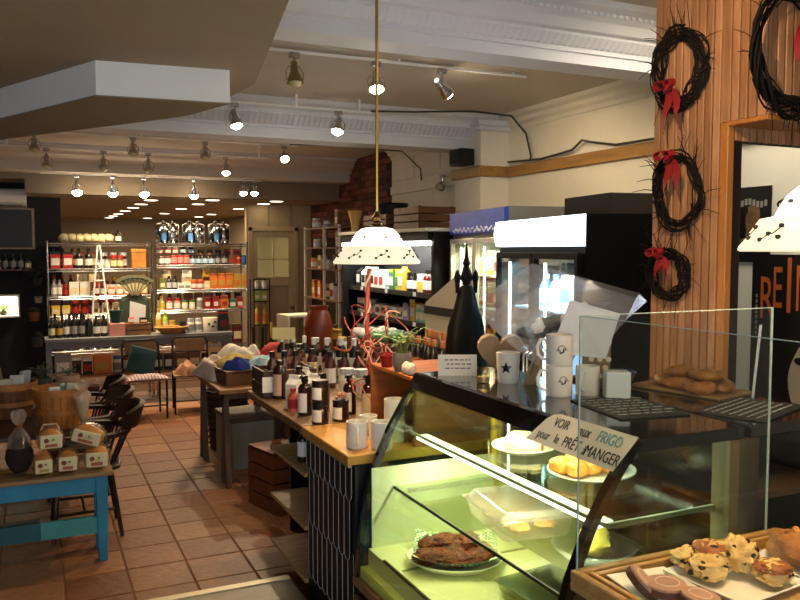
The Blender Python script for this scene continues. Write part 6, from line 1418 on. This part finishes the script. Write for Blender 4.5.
MB().lathe([(0.0, 0.005), (0.027, 0.1), (0.05, 0.2), (0, 0.22)], 12).build('sweets', mat('#c9b8a0', 0.7, var=0.4, vscale=60), sb3, smooth=60)

# ------------------------------------------------------------------ bow-back armchairs
def armchair(loc, rz, label):
    """captain's chair: faces local -X; back rail curves round at +X"""
    t = thing('armchair', label, 'chair', loc, rz); m = wood('#3a2416', '#20130b', 0.35, (4, 4, 4), 4)
    MB().prism([(-0.21, -0.2), (-0.23, 0), (-0.21, 0.2), (0.1, 0.22), (0.2, 0.14), (0.22, 0), (0.2, -0.14), (0.1, -0.22)], 0.43, 0.46).build('seat', m, t, bevel=0.01, seg=2)
    for a, b_, c_, d in ((-0.17, -0.16, -0.21, -0.2), (-0.17, 0.16, -0.21, 0.2), (0.14, -0.13, 0.2, -0.19), (0.14, 0.13, 0.2, 0.19)):
        MB().tube([(a, b_, 0.43), ((a + c_) / 2, (b_ + d) / 2, 0.22), (c_, d, 0)], 0.019, 7, r2=0.013).build('leg', m, t, smooth=True)
    for y in (-0.18, 0.18): MB().tube([(-0.19, y, 0.18), (0.17, y * 0.9, 0.18)], 0.01, 6).build('stretcher', m, t)
    MB().tube([(-0.02, -0.18, 0.18), (-0.02, 0.18, 0.18)], 0.01, 6).build('stretcher', m, t)
    # arm bow: flat rail round the back
    n = 18; A = []; B_ = []
    for k in range(n + 1):
        a = -PI / 2 - 0.0 + PI * k / n; x, y = 0.06 + 0.2 * math.cos(a), 0.245 * math.sin(a)
        A.append((x + 0.025 * math.cos(a), y + 0.03 * math.sin(a), 0.67)); B_.append((x - 0.02 * math.cos(a), y - 0.03 * math.sin(a), 0.67))
    A = [(-0.2, -0.27, 0.66)] + A + [(-0.2, 0.27, 0.66)]; B_ = [(-0.2, -0.205, 0.66)] + B_ + [(-0.2, 0.205, 0.66)]
    MB().strip(A, B_, 0.013).build('arm_bow', m, t, smooth=50)
    for y in (-0.225, 0.225): MB().tube([(-0.12, y * 0.88, 0.45), (-0.14, y * 1.03, 0.665)], 0.012, 6).build('arm_post', m, t)
    # curled crest rail standing above the bow
    n = 14; A = []; B_ = []
    for k in range(n + 1):
        a = -1.15 + 2.3 * k / n; x, y = 0.08 + 0.21 * math.cos(a), 0.24 * math.sin(a)
        A.append((x + 0.035, y, 0.70)); B_.append((x + 0.075, y * 1.04, 0.845 - 0.03 * abs(a) ** 2))
    MB().strip(A, B_, 0.014).build('crest_rail', m, t, smooth=50)
    for k in range(7):
        a = -1.1 + 2.2 * k / 6; MB().tube([(0.05 + 0.13 * math.cos(a), 0.16 * math.sin(a), 0.455), (0.07 + 0.2 * math.cos(a), 0.235 * math.sin(a), 0.66), (0.115 + 0.215 * math.cos(a), 0.24 * math.sin(a), 0.72)], 0.009, 6).build('spindle', m, t, smooth=True)
    return t
armchair((0.28, 5.50, 0), 0.0, 'dark wooden bow-back armchair beside the blue table, nearest of three')
armchair((0.28, 6.08, 0), 0.05, 'dark wooden bow-back armchair beside the blue table, middle of three')
armchair((0.28, 6.68, 0), -0.05, 'dark wooden bow-back armchair beside the blue table, farthest of three')
# ------------------------------------------------------------------ back wall at the left
ac = thing('air_conditioner', 'white wall-mounted air conditioner at the top of the dark wall', 'air conditioner', (-0.45, 10.75, 2.36))
MB().prism([(0, 0.0), (-0.16, 0.02), (-0.2, 0.06), (-0.2, 0.2), (-0.17, 0.22), (0, 0.22)], -0.4, 0.4, 'x').build('housing', mat('#d9cfbe', 0.4), ac, bevel=0.006)
MB().b2(-0.36, 0.36, -0.195, -0.12, 0.018, 0.028).build('louvre', mat('#4a4038', 0.5), ac)
pf = thing('blackboard', 'framed blackboard hung on the dark wall below the air conditioner', 'blackboard', (-0.42, 10.745, 1.88))
MB().b2(-0.42, 0.42, -0.02, 0.0, 0.0, 0.46).build('board', mat('#151618', 0.5), pf)
for a in ((-0.45, -0.42, -0.02, 0.48), (0.42, 0.45, -0.02, 0.48)): MB().b2(a[0], a[1], -0.03, 0.0, a[2], a[3]).build('frame_side', wood('#9a8468', '#7c664a'), pf)
for a in ((-0.02, 0.0), (0.46, 0.48)): MB().b2(-0.42, 0.42, -0.03, 0.0, a[0], a[1]).build('frame_rail', wood('#9a8468', '#7c664a'), pf)
sf = thing('wall_shelf', 'thin wooden wall shelf with bottles under the blackboard', 'shelf', (-0.4, 10.745, 1.60))
MB().b2(-0.5, 0.40, -0.18, 0, 0, 0.02).build('board', wood('#6a3a22', '#4a2614'), sf)
for x in (-0.3, 0.25): MB().prism([(0, 0), (0, -0.12), (-0.14, 0)], x, x + 0.015, 'x').build('bracket', M_black, sf)
row((-0.42, 10.65, 1.621), (-0.02, 10.65, 1.621), mk('bottle .07 .16 cream brown gold;bottle .07 .18 black gray black x3;jar .07 .12 olive cream black'), 'on the wall shelf under the blackboard', 'bottles on the wall shelf')
plant((0.02, 10.58, 1.42), 'trailing dark leafy plant hanging beside the wall shelf', '#1e201c', 0.07, 0.09, 24, 0.2, '#26381f', 21)
pk = MB().tube([(0, 0, 0.09), (0, 0.2, 0.12)], 0.006, 5).lathe([(0.072, 0.075), (0.08, 0.075), (0.08, 0.09), (0.072, 0.09)], 16, cap=False).build('plant_hook', M_black); put(pk, (0.02, 10.58, 1.42)); tag(pk, 'black hook ring holding the trailing plant on the dark wall', 'hook')
nch = thing('lit_niche', 'small lit display box with a green plant on the dark wall', 'display box', (-0.36, 10.75, 1.04))
MB().b2(-0.2, 0.2, -0.02, 0.0, 0, 0.27).build('back', mat('#cfc8a0', 0.6), nch)
for z in (0, 0.25): MB().b2(-0.2, 0.2, -0.2, -0.02, z, z + 0.02).build('board', M_white, nch)
for x in (-0.2, 0.185): MB().b2(x, x + 0.015, -0.2, -0.02, 0.02, 0.25).build('side', M_white, nch)
MB().b2(-0.17, 0.17, -0.12, -0.08, 0.243, 0.25).build('light_strip', mat('#fff3d8', emit=6.0), nch)
light('niche_light', 'AREA', (-0.36, 10.63, 1.275), 1.2, (1, 0.95, 0.75), 0.3, rot=(0, 0, 0), sizey=0.05)
plant((-0.34, 10.66, 1.062), 'bushy green plant inside the small lit display box', '#5a4a38', 0.04, 0.05, 22, 0.1, '#5a7a2c', 31)
for i, (x, z, c, sh) in enumerate(((0.05, 1.2, '#b9a88a', 0.05), (0.0, 0.98, '#8a4a22', 0.07), (0.02, 0.66, '#4a463e', 0.08))):
    t = thing('hanging_pot', '%s wall planter on the dark wall left of the racks' % ['small cream', 'terracotta', 'grey lowest'][i], 'planter', (x, 10.75, z))
    MB().lathe([(0, 0), (sh * 0.75, 0), (sh, sh * 1.6), (sh * 0.9, sh * 1.6), (sh * 0.66, 0.01), (0, 0.01)], 14, c=(0, -sh - 0.015, 0)).build('pot', mat(c, 0.6), t, smooth=40)
    MB().b2(-0.01, 0.01, -0.02, 0.0, -0.01, sh * 1.7).build('hanger', M_black, t)
    MB().blob((0, -sh - 0.015, sh * 1.7), (sh * 1.9, sh * 1.8, sh * 1.6), i, 0.4, 4, n=12, k=8).build('foliage', mat('#232e1b', 0.7, var=0.4, vscale=25, bump=1.0, bscale=60), t, smooth=60)

# ------------------------------------------------------------------ right wall: speaker, cable, wreaths, posters
spk = thing('loudspeaker', 'small black loudspeaker on the column above the picture rail', 'speaker', (3.36, 5.98, 2.57))
MB().box((0, 0, 0.07), (0.14, 0.2, 0.14)).build('cabinet', M_black, spk, bevel=0.008)
MB().box((-0.072, 0, 0.07), (0.006, 0.17, 0.11)).build('grille', mat('#1a1a1c', 0.9), spk)
MB().b2(0.06, 0.11, -0.02, 0.02, 0.05, 0.09).build('bracket', M_black, spk)
def cable(pts, label, r=0.008):
    o = MB().tube(pts, r, 6).build('cable', mat('#3a3630', 0.6), smooth=True); return tag(o, label, 'cable')
cable([(3.705, 5.79, 2.60), (3.70, 5.3, 2.575), (3.70, 4.9, 2.60), (3.70, 4.78, 2.66), (3.70, 4.66, 2.63), (3.70, 4.4, 2.58), (3.70, 4.0, 2.575), (3.70, 3.72, 2.60), (3.71, 3.66, 2.75), (3.72, 3.66, 2.87)], 'dark cable looping along the wooden picture rail on the right wall', 0.009)
cable([(2.4, 5.7, 2.92), (2.8, 5.74, 2.95), (3.3, 5.70, 2.985), (3.60, 5.58, 2.95), (3.69, 5.5, 2.8), (3.705, 5.45, 2.62), (3.70, 5.45, 2.585)], 'dark cable running from the second track down to the picture rail', 0.008)
cable([(2.5, 8.2, 2.975), (3.0, 8.0, 2.96), (3.6, 7.7, 2.9), (3.72, 7.5, 2.7), (3.72, 7.48, 2.58)], 'dark cable from the third track down the far right wall', 0.008)
M_twig = mat('#17100d', 0.8, spec=0.2, var=0.3, vscale=9)
def wreath(loc, rot, rx, rz_, label, bow='top', seed=1, n=26, thick=0.05, loose=10):
    """vine wreath in the local XZ plane, facing local -Y, with a red ribbon bow"""
    t = thing('vine_wreath', label, 'wreath', loc, rot)
    rr = random.Random(seed)
    for k in range(n):
        a0 = rr.uniform(0, 2 * PI); L_ = rr.uniform(2.0, 4.5); ph = rr.uniform(0, 6.28); am = rr.uniform(0.3, 1.0) * thick * 0.5
        pts = []
        for j in range(15):
            a = a0 + L_ * j / 14; q = am * math.sin(a * 2.3 + ph)
            pts.append(((rx + q) * math.cos(a), -0.03 + am * 0.6 * math.cos(a * 3.1 + ph), (rz_ + q) * math.sin(a)))
        MB().tube(pts, 0.0048, 5, r2=0.003).build('vine', M_twig, t)
    for k in range(loose):
        a = rr.uniform(0, 2 * PI); u = rr.uniform(-0.8, 0.8); L_ = rr.uniform(0.07, 0.16)
        p = Vector((rx * math.cos(a), -0.03, rz_ * math.sin(a))); d = Vector((math.cos(a + u), rr.uniform(-0.3, 0.0), math.sin(a + u)))
        MB().tube([p, p + d * L_ * 0.5 + Vector((0, 0, 0.01)), p + d * L_, ], 0.0028, 4, r2=0.0012).build('loose_twig', M_twig, t)
    m = mat('#96161a', 0.55, var=0.2, vscale=8)
    bz = {'top': rz_ * 0.92, 'low': -rz_ * 0.55}[bow]; s = rx * 0.42
    for sg in (-1, 1):
        A = []; B_ = []
        for k in range(9):
            a = PI * 2 * k / 8; A.append((sg * s * (0.5 - 0.5 * math.cos(a)), -0.08 - 0.02 * math.sin(a / 2), bz + s * 0.35 * math.sin(a) + 0.02)); B_.append((sg * s * (0.5 - 0.5 * math.cos(a)) * 0.95, -0.115 - 0.02 * math.sin(a / 2), bz + s * 0.4 * math.sin(a) + 0.01))
        MB().strip(A, B_, 0.0015).build('bow_loop', m, t, smooth=60)
        A = []; B_ = []
        for k in range(8):
            u = k / 7; x = sg * (0.015 + s * 0.75 * u * (0.6 + 0.4 * (sg > 0))) + 0.012 * math.sin(u * 7); z = bz - rz_ * 1.15 * u
            A.append((x, -0.085 - 0.01 * math.sin(u * 6), z)); B_.append((x + 0.034, -0.095 + 0.012 * math.sin(u * 5), z - 0.008))
        MB().strip(A, B_, 0.0012).build('ribbon_tail', m, t, smooth=60)
    MB().blob((0, -0.09, bz), (0.045, 0.04, 0.05), 2, 0.15, n=10, k=8).build('bow_knot', m, t, smooth=60)
    MB().tube([(0, -0.03, rz_), (0, 0.0, rz_ + 0.1)], 0.002, 4).build('hanging_wire', M_black, t)
    return t
XW = 2.736
wreath((XW, 2.80, 2.675), -PI / 2, 0.135, 0.165, 'upper vine wreath with red ribbon on the slat wall side', 'low', 5, 34, 0.075, 22)
wreath((XW, 2.79, 2.12), -PI / 2, 0.125, 0.16, 'middle vine wreath with big red bow on the slat wall side', 'top', 8, 28, 0.065, 30)
wreath((XW, 2.84, 1.735), -PI / 2, 0.105, 0.10, 'lowest small round vine wreath with red bow on the slat wall', 'top', 13, 32, 0.06, 14)
wreath((2.84, 2.333, 2.665), 0.0, 0.21, 0.24, 'largest vine wreath with long red ribbon above the kitchen opening', 'top', 17, 42, 0.1, 30)

# posters on the kitchen wall
p1_ = thing('black_poster', 'narrow black poster with gold figure on the kitchen wall', 'poster', (3.745, 3.26, 1.80))
MB().b2(-0.006, 0, -0.115, 0.115, -0.02, 0.41).build('sheet', mat('#0d0b0a', 0.5), p1_)
MB().blob((-0.007, 0.0, 0.2), (0.004, 0.1, 0.2), 4, 0.3, 3, n=12, k=8).build('gold_figure', mat('#6e5230', 0.7, var=0.5, vscale=20), p1_)
for k in range(7): MB().b2(-0.008, -0.006, 0.09 - k * 0.027 - 0.018, 0.09 - k * 0.027, 0.30 + 0.01 * math.sin(k), 0.335 + 0.01 * math.sin(k)).build('title_mark', mat('#8f8a80', 0.6), p1_)
p2_ = thing('letter_poster', 'large black poster with orange letters REIN and a pale face', 'poster', (3.745, 2.93, 0.95))
MB().b2(-0.008, 0, -0.34, 0.325, 0, 0.875).build('sheet', mat('#120e0c', 0.5), p2_)
Mp = Matrix(((0, 0, -1, -0.009), (-1, 0, 0, 0), (0, 1, 0, 0), (0, 0, 0, 1)))
M_or = mat('#b5581e', 0.6)
for ch, u, v, s, sxx in (('R', -0.225, 0.62, 0.34, 0.5), ('E', -0.155, 0.68, 0.33, 0.42), ('I', -0.08, 0.69, 0.44, 0.55), ('N', 0.015, 0.68, 0.36, 0.42)):
    text('orange_letter', ch, s, M_or, p2_, Mp @ Matrix.Translation((u, v, 0)), 0.001, sx=sxx)
MB().blob((-0.008, -0.1, 0.2), (0.006, 0.34, 0.44), 2, 0.05, 2, n=20, k=12).build('pale_face', mat('#a3937f', 0.7, var=0.1), p2_, smooth=60)
MB().blob((-0.012, -0.02, 0.3), (0.005, 0.11, 0.045), 3, 0.05, 2, n=14, k=8).build('dark_eye', mat('#1a1310', 0.4), p2_, smooth=60)
for k in range(8): MB().b2(-0.009, -0.008, 0.285, 0.297, 0.42 + k * 0.03, 0.44 + k * 0.03).build('side_mark', mat('#8a8378', 0.6), p2_)
tc_ = thing('tall_dark_cabinet', 'tall dark cabinet in the kitchen beside the slat wall post', 'cabinet', (3.62, 3.44, 0.1))
MB().b2(-0.12, 0.12, -0.07, 0.12, 0, 2.0).build('cabinet_body', M_black, tc_, bevel=0.004)
MB().b2(-0.125, -0.12, -0.06, 0.11, 1.0, 1.95).build('door', mat('#2e2620', 0.4), tc_)
wh = thing('wire_hook', 'black curled wire hook on the kitchen wall beside the poster', 'hook', (3.745, 3.03, 2.10))
MB().tube([(-0.02, 0.06 * math.cos(a), 0.025 * math.sin(a)) for a in [k * 2 * PI / 16 for k in range(16)]], 0.006, 5, closed=True).build('loop', M_black, wh)
MB().tube([(0, 0, -0.02), (-0.02, 0, -0.06), (-0.02, 0.02, 0.03)], 0.005, 5).build('stem', M_black, wh)
light('added_kitchen_light', 'AREA', (3.2, 2.95, 3.1), 8, (1.0, 0.88, 0.7), 0.5)  # lamp and panel added out of view to brighten the kitchen wall
fxt = thing('added_kitchen_panel', 'added unseen light panel over the kitchen behind the slat wall', 'ceiling light', (3.2, 2.95, 3.13))
MB().b2(-0.26, 0.26, -0.26, 0.26, 0, 0.02).build('frame', M_white, fxt)
MB().b2(-0.24, 0.24, -0.24, 0.24, -0.004, 0.0).build('diffuser', mat('#fff0d8', emit=1.5), fxt)
